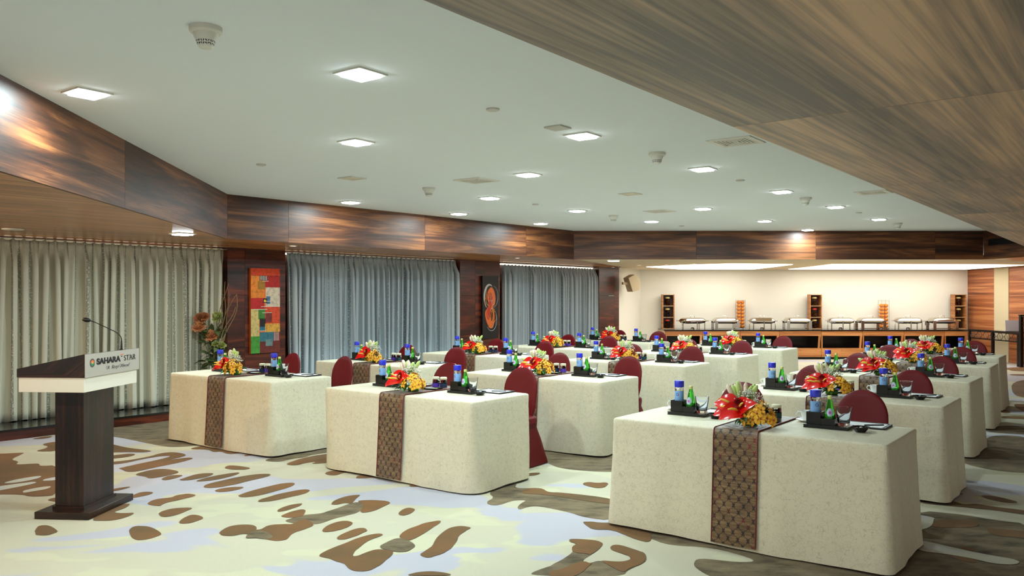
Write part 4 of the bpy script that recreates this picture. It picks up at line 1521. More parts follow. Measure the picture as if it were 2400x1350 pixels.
def bouquet(seed):
    rnd = random.Random(seed)
    r = thing('flower_arrangement', 'x', 'flowers')
    put('moss_base', ME_FOAM, r)
    J = lambda a=.010: rnd.uniform(-a, a)
    for p, d, n, s in (((-.055, -.070, .085), (-.88, -.30, -.10), (-.1, -.6, .8), 1.1), ((-.01, -.085, .090), (-.50, -.55, -.20), (0, -.75, .6), 1.05),
                       ((-.06, -.045, .115), (-.92, -.05, .12), (-.1, -.75, .65), 1.0), ((.0, -.075, .105), (.80, -.25, .45), (-.25, -.8, .5), .9)):
        o = put('anthurium', ME_SPATHE, r, (p[0] + J(), p[1] + J(), p[2] + J()))
        orient2(o, (d[0] + J(.15), d[1] + J(.1), d[2] + J(.12)), (n[0] + J(.15), n[1] + J(.1), n[2] + J(.15)), s)
        put('spadix', ME_SPADIX, o)
    o = put('orchid_spray', orchid_spray(seed, 44, .105), r, (.085, -.035, .032)); o.scale = (1.1, .9, 1.15)
    put('babys_breath', breath_mesh(seed + 3, 220, .095), r, (.02, .01, .095))
    o = put('rose', ME_ROSE, r, (-.005, -.055, .125)); o.rotation_euler = (.7, -.2, 0); o.scale = (1.15,) * 3
    for k in range(13):
        a = (k - 6) * .12 + J(.08)
        o = put('lily_bud', ME_BUDP if k % 3 < 2 and k < 8 else ME_BUDG, r, (math.sin(a) * .07 - .025 + J(), .03 + J(.02), .165 + J(.012)))
        orient(o, (math.sin(a) * .9, J(.25), 1.0), 0, rnd.uniform(1.0, 1.3))
    for k in range(5):
        o = put('lily_bud', ME_BUDG, r, (-.10 + J(.02), .01 + J(.03), .12 + J(.02)))
        orient(o, (-1.0 + J(.4), J(.4), .4 + J(.3)), 0, rnd.uniform(.8, 1.1))
    for k in range(12):
        a = 2 * PI * k / 12 + J(.3)
        o = put('leaf', ME_LEAF if k % 3 == 0 else ME_LEAF2, r, (math.cos(a) * .045, math.sin(a) * .04, .045 + J(.008)))
        orient(o, (math.cos(a), math.sin(a) * .8, .16 + J(.06)), J(.3), rnd.uniform(.75, 1.0))
    for k in range(7):
        o = put('leaf', ME_LEAF2, r, (.03 + J(.03), -.045 + J(.01), .040))
        orient(o, (-.5 + k * .25, -.8, .02), J(.2), .75)
    for k in range(6):
        o = put('leaf', ME_BLADE, r, (-.05 + J(.03), .02 + J(.03), .10))
        orient(o, (-.8 + J(.7), J(.5), .6 + J(.3)), J(.5), rnd.uniform(.7, .9))
    return r


BOUQ = [bouquet(11), bouquet(23), bouquet(37)]

# ------------------------------------------------------------------ set the room
TABLES = {
    'curtain-side line': [(-2.87, 9.08), (-1.65, 10.78), (-.41, 12.36), (.80, 14.02), (2.02, 15.95)],
    'middle line': [(-.80, 7.54), (.40, 9.10), (1.60, 10.95), (2.68, 12.48), (3.79, 14.03)],
    'outer line': [(1.66, 5.60), (2.84, 7.25), (4.05, 9.07), (5.23, 10.80), (6.28, 12.40)],
}
RANK = ['frontmost table', 'second table', 'third table', 'fourth table', 'rearmost table']
USED = {}


def place(proto, xy, z, rz, label, group, scale=None):
    if id(proto) not in USED:
        USED[id(proto)] = proto
        o = proto
    else:
        o = copy_tree(proto)
    o.location = (xy[0], xy[1], z)
    o.rotation_euler = (0, 0, rz)
    if scale:
        o.scale = (scale,) * 3
    o['label'] = label
    o['group'] = group
    return o


rj = random.Random(42)
ti = 0
for line, pts in TABLES.items():
    for k, (cx, cy) in enumerate(pts):
        T = '%s, %s' % (RANK[k], line)
        J = lambda a=.008: rj.uniform(-a, a)
        rz = TABLE_RZ + J(.015)
        ca, sa = math.cos(rz), math.sin(rz)
        loc = lambda u, v: (cx + u * ca - v * sa, cy + u * sa + v * ca)
        t = thing('draped_table', 'long table under a cream damask cloth, %s' % T, 'table', (cx, cy, 0), rz, 'cloth-draped meeting tables')
        put('tablecloth', CLOTHS[line][k % 2], t); put('table_board', ME_TOP, t)
        r = thing('table_runner', 'bronze ogee-pattern runner across the %s' % T, 'table runner', (*loc(0, 0), 0), rz, 'bronze table runners')
        put('runner_fabric', ME_RUN, r)
        for q in ME_PIP:
            put('piping', q, r)
        place(BOUQ[ti % 3], loc(-.02 + J(.02), -.19 + J(.015)), TH + .008, rz + J(.12), 'red anthurium and yellow orchid arrangement on the %s' % T, 'table flower arrangements', 1.1)
        place(TRAY, loc(.03 + J(), .06 + J()), TH + .008, rz + .1, 'small black sachet tray behind the flowers, %s' % T, 'sachet trays')
        place(JARS[ti % 2], loc(-.035 + J(.004), .20 + J(.004)), TH + .008, rz + J(.5), 'sweets jar with %s label, podium side, %s' % (('navy', 'purple')[ti % 2], T), 'sweets jars')
        place(JARS[(ti + 1) % 3], loc(.045 + J(.004), .215 + J(.004)), TH + .008, rz + J(.5), 'sweets jar with %s label, far side, %s' % (('navy', 'purple', 'teal')[(ti + 1) % 3], T), 'sweets jars')
        for side, u0, uc in (('podium-side', -.66, -.50), ('opposite', .30, .43)):
            S = '%s place, %s' % (side, T)
            du, dv, a = J(.015), J(.005), rz + J(.03)
            c2, s2 = math.cos(a), math.sin(a)
            ox, oy = loc(u0 + du, -.012 + dv)
            sub = lambda x, y: (ox + x * c2 - y * s2, oy + x * s2 + y * c2)
            place(CADDY, (ox, oy), TH + .001, a, 'stepped black drinks caddy, %s' % S, 'black drinks caddies')
            place(WBOT, sub(.055, .0775), TH + .027, a + J(.35) + (.0 if line == 'outer line' else -.5), 'blue-capped water bottle, %s' % S, 'blue-capped water bottles')
            place(GBOT, sub(.146, .0775), TH + .027, a + J(.4) + (.1 if line == 'outer line' else -.2), 'green glass bottle with pink label, %s' % S, 'green sparkling-water bottles')
            g = put('tumbler', ME_TUMB, None, (*sub(.236, .066), TH + .0225), a)
            tag(g, 'clear tapered tumbler, %s' % S, 'glass', 'clear tumblers')
            place(BOWL, sub(.352 + J(), .02 + J()), TH + .001, a + J(.6), 'small black mint bowl, %s' % S, 'black mint bowls')
            place(PAD, loc(u0 + .30 + du, .278 + J(.002)), TH + .001, rz + J(.02), 'black writing folder with white pad, %s' % S, 'writing folders')
            sx, sy = loc(u0 - .06 + du, .255 + J(.01))
            o = put('saucer', ME_SAU, None, (sx, sy, TH + .001), 0); tag(o, 'white saucer under the coffee cup, %s' % S, 'saucer', 'white saucers')
            place(CUP, (sx, sy), TH + .007, a + J(.5), 'white coffee cup, %s' % S, 'white coffee cups')
            cxx, cyy = loc(uc + J(.03), .715 + J(.012))
            place(CHAIR, (cxx, cyy), 0, rz + J(.10), 'dark red covered banquet chair, %s' % S, 'red covered chairs')
        ti += 1
for p in JARS:
    if id(p) not in USED:
        for c in list(p.children):
            bpy.data.objects.remove(c)
        bpy.data.objects.remove(p)

# ------------------------------------------------------------------ paintings
def canvas(name, label, pxl, pxr, yt, yb, off, mt):
    t0, t1 = rl(pxl, off), rl(pxr, off)
    p0, p1 = wp(t0, off), wp(t1, off)
    mid = (p0 + p1) / 2
    zt = EYE + (CY - yt) * mid.y / FPX
    zb = EYE + (CY - yb) * mid.y / FPX
    r = thing(name, label, 'painting', (mid.x, mid.y, zb), W_RZ)
    w, h = t1 - t0, zt - zb
    mb = MB(); mb.box(-w / 2, w / 2, 0, .04, 0, h)
    mb.build('canvas', mt, r)
    return r, w, h


def daub(r, w, h, name, fx0, fx1, fy0, fy1, col, lift=.0005):
    key = 'paint_%d_%d_%d' % col
    if key not in MAT:
        m = mat(key, srgb(*col), .55)
        t = NT(m)
        tc = t.n('ShaderNodeTexCoord')
        nz = t.n('ShaderNodeTexNoise', i_Scale=18.0, i_Detail=5.0, i_Roughness=.7); t.l(tc.outputs['Object'], nz.inputs['Vector'])
        a = srgb(*col); b = tuple(x * .62 for x in a[:3]) + (1,)
        t.l(t.ramp(nz.outputs['Fac'], [(.38, b), (.52, a)]), t.p.inputs['Base Color'])
    mb = MB(); mb.box(-w / 2 + fx0 * w, -w / 2 + fx1 * w, -lift, 0, (1 - fy1) * h, (1 - fy0) * h)
    return mb.build(name, key, r)


r, w, h = canvas('abstract_painting', 'tall abstract painting of red, orange, white and green blocks', 588, 656, 629, 827, .145, 'sign_orange')
for i, (a, b, c, d, col) in enumerate((
        (0, 1, 0, .09, (214, 70, 34)), (0, .45, .085, .35, (226, 136, 46)), (.45, 1, .085, .225, (176, 32, 28)),
        (.5, 1, .225, .455, (216, 208, 190)), (0, .45, .35, .48, (190, 34, 34)), (.45, 1, .455, .655, (220, 78, 40)),
        (0, .28, .48, .80, (214, 196, 126)), (.25, .48, .485, .60, (70, 134, 60)), (.5, .72, .52, .64, (124, 48, 44)),
        (.3, .5, .59, .69, (30, 28, 30)), (.3, .48, .69, .74, (40, 116, 146)), (.48, 1, .655, .755, (230, 174, 74)),
        (.3, .78, .755, .865, (56, 120, 134)), (0, .3, .80, 1, (70, 152, 52)), (.3, 1, .865, 1, (112, 40, 30)), (.78, 1, .755, .87, (144, 60, 50)),
        (.41, .55, .355, .41, (24, 22, 22)), (.44, .52, .37, .40, (226, 196, 60)), (.29, .56, .088, .145, (52, 42, 60)), (.23, .48, .15, .25, (160, 122, 44)),
        (.52, .66, .33, .42, (86, 124, 164)), (.5, .74, .84, .92, (110, 140, 140)))):
    daub(r, w, h, 'colour_block', a, b, c, d, col, .0006 + .0003 * (i > 5) + .0003 * (i > 15) + .0002 * (i in (17,)))
mb = MB()
for k in range(9):
    x = -w / 2 + w * (.31 + .028 * k); mb.box(x, x + w * .008, -.0022, -.0014, h * .86, h * .91)
for k in range(4):
    x = -w / 2 + w * (.80 + .045 * k); mb.box(x, x + w * .012, -.0016, -.0008, h * .14, h * .24)
for fx0, fx1, fy in ((.34, 1, .452), (.1, .56, .484), (.38, .72, .525), (.3, .5, .738), (.4, .6, .15), (.5, .68, .39)):
    mb.box(-w / 2 + fx0 * w, -w / 2 + fx1 * w, -.0022, -.0014, (1 - fy) * h - .003, (1 - fy) * h + .003)
mb.build('pale_scratches', 'paper', r)

r, w, h = canvas('swirl_painting', 'tall dark painting of a white and orange swirl', 1131, 1168, 647, 793, .15, 'black_leather')
def stroke(name, pts, rad, mt):
    mb = MB()
    q = [(-w / 2 + x * w, -.001, (1 - y) * h) for x, y in pts]
    b = len(mb.v)
    for i, p in enumerate(q):
        a, c = Vector(q[max(i - 1, 0)]), Vector(q[min(i + 1, len(q) - 1)])
        d = (c - a).normalized(); s = Vector((d.z, 0, -d.x)); k = rad * (math.sin(PI * (i + .6) / (len(q) + .2)) * .8 + .2)
        mb.v += [tuple(Vector(p) + s * k), tuple(Vector(p) - s * k)]
    for i in range(len(q) - 1):
        mb.face((b + 2 * i, b + 2 * i + 1, b + 2 * i + 3, b + 2 * i + 2)); mb.face((b + 2 * i, b + 2 * i + 2, b + 2 * i + 3, b + 2 * i + 1))
    return mb.build(name, mt, r)
ell_ = lambda cx, cy, rx, ry, a0, a1, n=20: [(cx + rx * math.cos(a0 + (a1 - a0) * i / n), cy + ry * math.sin(a0 + (a1 - a0) * i / n)) for i in range(n + 1)]
def blob(name, pts, mt, y):
    mb = MB(); q = chaikin(pts, 2); mb.poly([(-w / 2 + a * w, y, (1 - b) * h) for a, b in q]); o = mb.build(name, mt, r)
blob('orange_patch', [(.35, .22), (.60, .16), (.82, .30), (.80, .45), (.62, .50), (.78, .60), (.72, .80), (.50, .86), (.25, .75), (.12, .58), (.30, .52), (.38, .45), (.28, .34)], 'sign_orange', -.0004)
blob('red_patch', [(.40, .30), (.60, .25), (.66, .42), (.50, .52), (.50, .66), (.34, .72), (.20, .60), (.36, .50)], 'red_lid', -.0005)
blob('dark_patch', [(.50, .56), (.60, .52), (.66, .62), (.58, .74), (.50, .68)], 'black_leather', -.0006)
stroke('white_arc', ell_(.44, .34, .33, .20, 2.2, 5.2), .026, 'paper')
stroke('thin_white_arc', ell_(.68, .33, .29, .17, -1.5, 1.9), .005, 'paper')
stroke('thin_white_loop', ell_(.56, .70, .34, .18, -1.3, 2.5), .006, 'paper')
rr = random.Random(12)
for i in range(26):
    cx_0, cy_0 = .5 + rr.uniform(-.2, .2), .48 + rr.uniform(-.26, .30)
    a0 = rr.uniform(0, 6.28)
    k_ = i % 4
    stroke(('yellow_dash', 'white_dash', 'gold_dash', 'orange_dash')[k_], ell_(cx_0, cy_0, rr.uniform(.05, .22), rr.uniform(.03, .12), a0, a0 + rr.uniform(1.2, 3.0), 10),
           rr.uniform(.004, .014) if k_ != 1 else .004, ('orchid_yellow', 'paper', 'sign_gold', 'sign_orange')[k_])

# ------------------------------------------------------------------ dried flowers in a vase on the stone ledge
vx, vy = -4.17, 11.62
dr_ = thing('dried_flower_vase', 'vase of brown dried peonies and curly willow before the long curtain', 'vase', (vx, vy, .122), 0)
mb = MB(); mb.lathe([(.07, 0), (.09, .01), (.11, .15), (.085, .33), (.055, .40), (.07, .44), (.06, .44), (.045, .40), (.0, .38)], 24, cap1=False); mb.build('vase_body', 'vase', dr_, 60)


def peony(R):
    mb = MB()
    rnd = random.Random(4)
    for ring, (r, n, up) in enumerate(((.95, 9, .15), (.75, 8, .45), (.5, 7, .75), (.28, 5, .95))):
        for k in range(n):
            a = 2 * PI * k / n + ring * .4 + rnd.uniform(-.1, .1)
            d = Vector((math.cos(a), math.sin(a), 0)); s = Vector((-math.sin(a), math.cos(a), 0))
            def fn(u, v, d=d, s=s, r=r, up=up):
                x = (u - .5) * 2
                wd = .34 * math.sin(PI * (v * .85 + .1)) + .05
                return d * (R * r * v * (.45 + .55 * (1 - up))) + s * (R * wd * x) + Vector((0, 0, R * up * v * (1 + .1 * math.sin(5 * x)) + R * .12 * x * x))
            mb.grid(fn, 4, 3)
    return mb


pm = {}
for mt in ('dry_orange', 'dry_brown', 'dry_green'):
    pm[mt] = peony(.085).mesh('peony', mt, 180)
rnd = random.Random(8)
for px, py, mt, s in ((470, 748, 'dry_brown', 1.0), (467, 770, 'dry_orange', 1.05), (497, 790, 'dry_orange', 1.1), (512, 745, 'dry_green', .95), (505, 808, 'dry_green', .6), (520, 812, 'dry_green', .7), (480, 744, 'dry_brown', .8)):
    yy = vy - .06 + rnd.uniform(-.05, .05)
    x = (px - CX) * yy / FPX - vx; z = EYE - (py - CY) * yy / FPX - .122
    o = put('peony', pm[mt], dr_, (x, yy - vy, z)); o.rotation_euler = (rnd.uniform(.5, 1.0), rnd.uniform(-.3, .3), rnd.uniform(-.6, .6)); o.scale = (s * 1.3,) * 3
    mb = MB(); mb.tube([(0, 0, .40), (x * .4, (yy - vy) * .4, .40 + (z - .40) * .5), (x, yy - vy, z)], .004, 6); mb.build('flower_stem', 'dry_leaf', dr_)
for k in range(80):
    z = rnd.uniform(.46, 1.05); x = rnd.uniform(-.16, .14); y = rnd.uniform(-.14, .08)
    o = put('dried_leaf', leaf_mesh(.15, .035, .04, 'dry_leaf') if k == 0 else LEAFM, dr_, (x * .6, y * .6, z))
    LEAFM = o.data
    orient(o, (x * 4 + rnd.uniform(-.4, .4), y * 4 + rnd.uniform(-.6, .2), rnd.uniform(-.3, .8)), rnd.uniform(-.8, .8), rnd.uniform(.7, 1.2))
for k in range(9):
    tip = Vector((.05 + .035 * k + rnd.uniform(-.03, .03), rnd.uniform(-.08, .08), 1.3 + rnd.uniform(-.1, .4)))
    pts = []
    for i in range(15):
        f = i / 14
        pts.append((tip.x * f + .05 * math.sin(9 * f + k * 1.7) * f, tip.y * f + .02 * math.cos(6 * f + k), .38 + (tip.z - .38) * f))
    mb = MB(); mb.tube(pts, [.008 - .004 * i / 14 for i in range(15)], 6); mb.build('willow_twig', 'twig', dr_, 180)

# ------------------------------------------------------------------ wall speaker
sp_ = thing('wall_speaker', 'cream loudspeaker tilted on the alcove return wall', 'speaker', (2.92, 20.35, 1.92), .45)
rot = Matrix.Rotation(-.35, 3, 'Y')
mb = MB()
prof_ = [(-.11, -.18), (.08, -.20), (.15, -.10), (.17, 0), (.15, .10), (.08, .20), (-.11, .18)]
b0 = len(mb.v)
for y in (-.12, .12):
    for x, z in prof_:
        mb.v.append(tuple(rot @ Vector((x, y, z))))
n = len(prof_)
mb.face(range(n)); mb.face([n + i for i in range(n)][::-1])
for i in range(n):
    j = (i + 1) % n; mb.face((i, n + i, n + j, j))
bevel(mb.build('speaker_case', 'speaker_cream', sp_), .01)
mb = MB()
for (x0, z0), (x1, z1) in zip(prof_[1:], prof_[2:-1]):
    q = [(x0 + .004, -.10, z0), (x1 + .004, -.10, z1), (x1 + .004, .10, z1), (x0 + .004, .10, z0)]
    mb.poly([tuple(rot @ Vector(p)) for p in q])
mb.build('speaker_grille', 'oak_pale', sp_)
mb = MB(); mb.box(-.26, -.09, -.03, .03, -.03, .03); mb.build('wall_bracket', 'speaker_cream', sp_)

# ------------------------------------------------------------------ buffet counter
YF = 21.15                      # counter front
fx = lambda px, y=YF: (px - CX) * y / FPX
CH = .755
seams = [1560, 1647, 1735, 1827, 1925, 2022, 2119, 2214, 2268]
for k, (a, b) in enumerate(zip(seams, seams[1:])):
    x0, x1 = fx(a) + .004, fx(b) - .004
    u = thing('buffet_cabinet', 'oak buffet cabinet with open niche, %s from the jar stand by the speaker' % ORD[k], 'cabinet', (x0, YF, 0), 0, 'buffet cabinets')
    w_ = x1 - x0
    mb = MB(); mb.box(0, w_, .02, .62, .06, .075); mb.box(0, w_, .60, .62, .075, .72); mb.box(0, .018, .02, .60, .075, .72); mb.box(w_ - .018, w_, .02, .60, .075, .72); mb.box(.018, w_ - .018, .02, .60, .275, .29)
    mb.build('carcass', 'podium_wood_flat', u)
    mb = MB(); mb.box(0, w_, 0, .02, .60, .725); mb.build('drawer_front', 'oak_counter', u)
    mb = MB(); mb.box(0, w_, 0, .02, .065, .29)
    dd = mb.build('door', 'oak_counter', u)
    mb = MB(); mb.lathe([(.012, 0), (.012, .01), (.008, .02)], 12)
    kn = mb.build('knob', 'silver', dd, 40, (w_ * .5, 0, .24)); kn.rotation_euler = (PI / 2, 0, 0)
    for s in (0, 1):
        lw = .085 if s else .05
        mb = MB()
        xa, xb = (0, lw * .6) if s == 0 else (w_ - lw, w_ - lw * .1)
        pts = [(xa, 0, .29), (xa + lw * .55, 0, .29), (xa + lw * (.55 if s == 0 else .9), 0, .60), (xa + (0 if s == 0 else lw * .25), 0, .60)]
        q = [(p[0], .02, p[2]) for p in pts]
        mb.v = pts + q
        for idx in ((0, 1, 2, 3), (7, 6, 5, 4), (0, 4, 5, 1), (1, 5, 6, 2), (2, 6, 7, 3), (3, 7, 4, 0)):
            mb.face(idx, [(mb.v[i][2], mb.v[i][0]) for i in idx])
        mb.build('niche_post', 'oak_counter', u)
    mb = MB(); mb.box(0, w_, .05, .6, .004, .06); mb.build('toe_kick', 'black_lacquer', u)
xl, xr_ = fx(1560) - .0, fx(2268)
mb = MB(); mb.box(xl - .05, xr_ + .05, YF - .03, YB - .01, .730, CH)
o = bevel(mb.build('buffet_worktop', 'black_granite', None), .003); tag(o, 'long black stone worktop of the buffet', 'worktop')
mb = MB(); mb.box(xl - .045, xl - .004, YF, YB - .03, .003, .728)
o = mb.build('buffet_end_panel', 'oak_pale', None); tag(o, 'pale oak end panel closing the buffet', 'panel')

# chafing dishes
def chafer(kind):
    r = thing('chafing_dish', 'x', 'chafing dish')
    W, D = .30, .20
    mb = MB()
    mb.box(-W - .03, W + .03, -D - .02, D + .02, .205, .218)
    mb.build('frame', 'steel', r)
    if kind == 0:
        for sx in (-1, 1):
            for sy in (-1, 1):
                x = sx * (W - .035); mb = MB(); mb.box(x - .035, x + .035, sy * D - .008, sy * D + .008, 0, .206); mb.build('leg', 'steel', r)
        mb = MB(); mb.box(-W + .07, W - .07, -.05, .05, .012, .03); mb.build('burner_shelf', 'steel', r)
    else:
        for a in (.5, 2.3, 4.71):
            x, y = .27 * math.cos(a), .20 * math.sin(a)
            if a > 4: x = .02
            mb = MB(); mb.tube([(x, y, 0), (x, y, .206)], .013, 10); mb.build('leg', 'steel', r, 60)
        for s in (-1, 1):
            mb = MB(); mb.tube([(s * .31, -.05, 0), (s * .31, -.05, .21), (s * .28, -.05, .215)], .011, 10); mb.build('leg', 'steel', r, 60)
        mb = MB(); mb.lathe([(.05, .0), (.05, .03), (.03, .05)], 16); mb.build('burner', 'silver', r, 40)
    N = 40
    mb = MB()
    lv = [(.215, 0.0), (.19, -.01), (.165, -.03), (.145, -.09)]
    for z, o_ in lv:
        for p, nn in rr_loop(W + o_, D + o_, .07, N):
            mb.v.append((p[0], p[1], z))
    for k in range(len(lv) - 1):
        for i in range(N):
            j = (i + 1) % N; mb.face((k * N + i, (k + 1) * N + i, (k + 1) * N + j, k * N + j))
    mb.face([(len(lv) - 1) * N + i for i in range(N)][::-1])
    mb.build('water_pan', 'steel', r, 60)
    mb = MB()
    lv = [(.218, .004, .07), (.235, .0, .07), (.262, -.02, .07), (.285, -.05, .06), (.292, -.08, .05)]
    for z, o_, rr_ in lv:
        for p, nn in rr_loop(W - .01 + o_, D + o_, rr_, N):
            mb.v.append((p[0], p[1], z))
    for k in range(len(lv) - 1):
        for i in range(N):
            j = (i + 1) % N; mb.face((k * N + i, k * N + j, (k + 1) * N + j, (k + 1) * N + i))
    mb.face([(len(lv) - 1) * N + i for i in range(N)])
    ld = mb.build('lid', 'steel', r, 50)
    mb = MB(); mb.tube([(-.055, 0, .285), (-.055, 0, .335), (.055, 0, .335), (.055, 0, .285)], .009, 8); mb.build('lid_handle', 'silver', ld, 60)
    if kind == 1:
        mb = MB(); mb.box(-.30, -.16, -.212, -.195, .175, .215); mb.build('hinge_block', 'steel', ld)
    return r


CHF = [chafer(1), chafer(0)]
YM = YF + .24
for k, px in enumerate((1623, 1700, 1786, 1868, 1970, 2040, 2128, 2208)):
    place(CHF[k % 2], (fx(px, YM), YM), CH, (rj.uniform(-.3, .3) if k % 2 == 0 else rj.uniform(-.05, .05)), 'silver chafing dish on %s legs, %s along the buffet from the wall speaker' % (('round', 'flat')[k % 2], ORD[k]), 'buffet chafing dishes', 1.04)

# jar stands with glass storage jars
def storage_jar(fill, lid):
    j = thing('storage_jar', 'x', 'jar')
    mb = MB(); mb.lathe([(.055, 0), (.062, .006), (.062, .145), (.05, .17), (.045, .18)], 20); mb.build('jar_glass', 'pet_clear', j, 50)
    mb = MB()
    rr = random.Random(hash(fill) % 97)
    rr = random.Random(len(fill) * 7)
    for k in range(60):
        a = rr.uniform(0, 6.28); q = .043 * math.sqrt(rr.random())
        mb.ell((q * math.cos(a), q * math.sin(a), .016 + .12 * rr.random()), .014, .014, .012, 7, 5)
    o = mb.build('jar_contents', fill, j, 180); o['kind'] = 'stuff'
    mb = MB(); mb.lathe([(.048, .172), (.056, .175), (.056, .200), (.046, .208), (.02, .21)], 20); mb.build('jar_lid', lid, j, 40)
    return j


SJ = {}
spec = [('beside the wall speaker corner', 1565, [('carrot', 'straw_lid'), ('dark_beans', 'straw_lid'), ('mixed_nuts', 'red_lid')]),
        ('in the middle of the buffet', 1909, [('nuts', 'straw_lid'), ('nuts', 'red_lid'), ('mixed_nuts', 'straw_lid')]),
        ('at the teak wall end', 2246, [('carrot', 'straw_lid'), ('mixed_nuts', 'straw_lid'), ('dark_beans', 'straw_lid')])]
for where, px, jars in spec:
    YJ = YF + .60
    x = fx(px, YJ)
    s = thing('jar_stand', 'tall oak stand with three shelves of jars %s' % where, 'shelf unit', (x, YJ, CH), 0, 'oak jar stands')
    w_, h_, d_ = .145, .90, .20
    for sx in (-1, 1):
        mb = MB(); mb.box(sx * w_ - .012, sx * w_ + .012, -d_ / 2, d_ / 2, 0, h_); mb.build('side_panel', 'oak_counter', s)
    mb = MB(); mb.box(-w_, w_, d_ / 2 - .012, d_ / 2, 0, h_); mb.build('back_panel', 'mahogany', s)
    for k in range(4):
        mb = MB(); z = (h_ - .015) * k / 3; mb.box(-w_ + .012, w_ - .012, -d_ / 2, d_ / 2 - .012, z, z + .015); mb.build('shelf', 'oak_pale', s)
    for k, (f, l) in enumerate(jars):
        if (f, l) not in SJ:
            SJ[(f, l)] = storage_jar(f, l)
        lev = ('top', 'middle', 'bottom')[k]
        place(SJ[(f, l)], (x - .01, YJ - .02), CH + (h_ - .015) * (2 - k) / 3 + .016, 0, 'glass jar on the %s shelf of the stand %s' % (lev, where), 'storage jars in oak stands', 1.08)

# towers of oranges
mb = MB(); mb.ell((0, 0, 0), .0468, .0468, .0445, 14, 10); ME_OR = mb.mesh('orange', 'orange_peel', 180)
for where, px, full in (('between second and third chafing dish', 1735.5, .94), ('beside the sixth chafing dish', 2071, .90)):
    YT = YF + .62
    x = fx(px, YT)
    s = thing('fruit_tower', 'clear square tower filled with oranges %s' % where, 'display tower', (x, YT, CH), 0, 'towers of oranges')
    hw, hh = .098, .75
    mb = MB(); mb.box(-hw, hw, -hw, hw, 0, .02); mb.build('tower_base', 'silver', s)
    for sx in (-1, 1):
        for sy in (-1, 1):
            mb = MB(); mb.tube([(sx * hw, sy * hw, .02), (sx * hw, sy * hw, hh)], .004, 6); mb.build('corner_rod', 'wire', s)
    for z in (hh, hh * .97):
        mb = MB(); mb.tube([(-hw, -hw, z), (hw, -hw, z), (hw, hw, z), (-hw, hw, z), (-hw, -hw, z)], .003, 6); mb.build('rim_wire', 'wire', s)
    mb = MB()
    for k in range(1, 8):
        q = -hw + 2 * hw * k / 8; mb.tube([(q, -hw, .02), (q, -hw, hh)], .0011, 4)
    mb.build('front_wires', 'wire', s)
    rr = random.Random(px)
    z = .065; lay = 0
    while z < hh * full:
        offs_ = [(-.048, -.048), (.048, -.048), (-.048, .048), (.048, .048)]
        for a, b in offs_:
            o = put('orange', ME_OR, None, (x + a, YT + b, CH + z))
            tag(o, 'ripe orange stacked in the clear tower %s' % where, 'orange', 'oranges in the tower %s' % where)
        z += .0905; lay += 1

# small socket plate on the cream wall
mb = MB(); mb.box(fx(2168, YB) - .0, fx(2178, YB), YB - .012, YB, 1.6 - (762 - CY) * YB / FPX, 1.6 - (753 - CY) * YB / FPX)
o = bevel(mb.build('socket_plate', 'black_plastic', None)); tag(o, 'small black socket plate on the cream wall', 'socket')

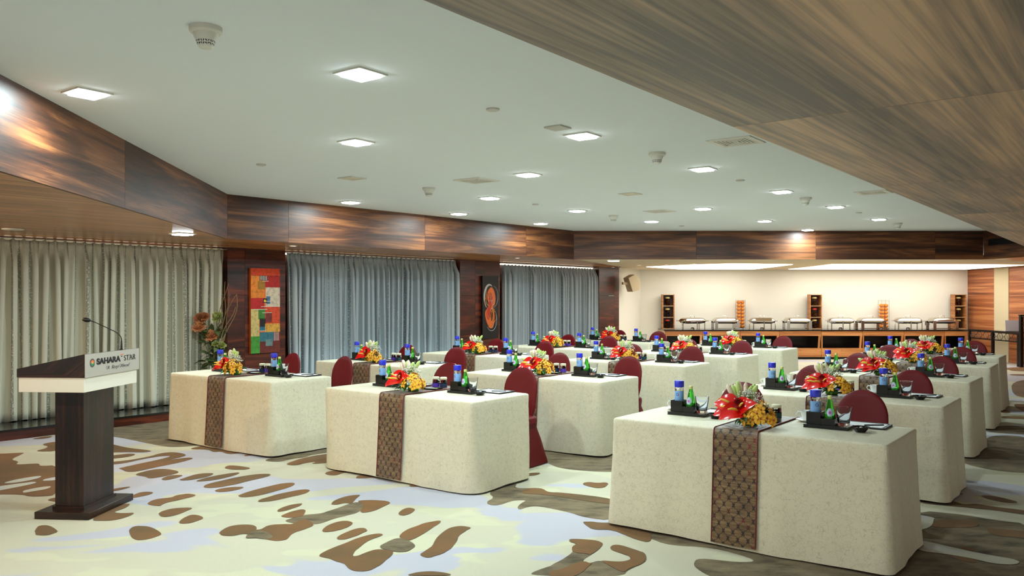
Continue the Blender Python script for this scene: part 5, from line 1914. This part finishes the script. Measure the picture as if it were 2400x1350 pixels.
# ------------------------------------------------------------------ wrought-iron service table and laptop by the teak wall
P0 = Vector((fx(2272, 20.9), 20.9)); P1 = Vector((fx(2388, 18.9), 18.9))
dd = (P1 - P0).normalized(); nn_ = Vector((-dd.y, dd.x))
if nn_.x < 0:
    nn_ = -nn_
Lr = (P1 - P0).length
svc = thing('service_table', 'black iron service table with lattice apron by the teak wall', 'table', (P0.x, P0.y, 0), math.atan2(dd.y, dd.x))
sy = 1 if (Matrix.Rotation(math.atan2(dd.y, dd.x), 2) @ Vector((0, 1))).dot(nn_) > 0 else -1
mb = MB(); mb.box(-.03, Lr + .02, min(0, sy * .38), max(0, sy * .38), .765, .785); mb.build('table_top', 'black_granite', svc)
for xx, ww in ((0.02, .02), (Lr * .5, .028), (Lr, .03)):
    mb = MB(); mb.box(xx - ww, xx + ww, -ww, ww, .004, .765); mb.build('leg', 'black_metal', svc)
mb = MB(); mb.box(0, Lr, -.012, .012, .735, .765); mb.build('apron_rail', 'black_metal', svc)
mb = MB(); mb.box(0, Lr, -.012, .012, .555, .58); mb.build('apron_rail', 'black_metal', svc)
mb = MB()
nH = 7
for k in range(nH):
    xa, xb = Lr * k / nH, Lr * (k + 1) / nH
    xm, w_ = (xa + xb) / 2, (xb - xa)
    pts = [(xa + .03, .6575), (xa + w_ * .3, .735), (xb - w_ * .3, .735), (xb - .03, .6575), (xb - w_ * .3, .58), (xa + w_ * .3, .58), (xa + .03, .6575)]
    for (a, b), (c, d) in zip(pts, pts[1:]):
        mb.tube([(a, 0, b), (c, 0, d)], .007, 4)
    mb.tube([(xb - .03, 0, .6575), (xb + .03, 0, .6575)], .007, 4)
    mb.tube([(xm - w_ * .2, 0, .735), (xm + w_ * .2, 0, .58)], .005, 4)
mb.build('lattice_apron', 'black_metal', svc)
pp = P1 + dd * .085
post = thing('iron_railing', 'tall black iron railing post at the end of the service table', 'railing', (pp.x, pp.y, 0), math.atan2(dd.y, dd.x))
mb = MB(); mb.box(-.035, .035, -.035, .035, .003, 1.17); mb.build('post', 'black_metal', post)
mb = MB(); mb.box(.035, 1.2, -.02, .02, 1.14, 1.17); mb.build('top_rail', 'black_metal', post)
for z in (1.0, .93):
    mb = MB(); mb.box(.035, 1.2, -.012, .012, z, z + .018); mb.build('middle_rail', 'black_metal', post)
mb = MB(); mb.box(-.045, .045, -.045, .045, 1.17, 1.19); mb.build('post_cap', 'black_metal', post)
# open laptop seen from behind
lp = P0 + dd * (Lr * .76) + nn_ * .17
lap = thing('laptop', 'open silver laptop on the iron service table', 'laptop', (lp.x, lp.y, .786), -.28)
mb = MB(); mb.box(-.17, .17, -.0, .23, 0, .014); mb.build('keyboard_base', 'laptop', lap)
mb = MB(); mb.obox((0, -.02, .135), (1, 0, 0), (0, 1, -.16), (0, .16, 1), .17, .005, .125); mb.build('screen_lid', 'laptop', lap)
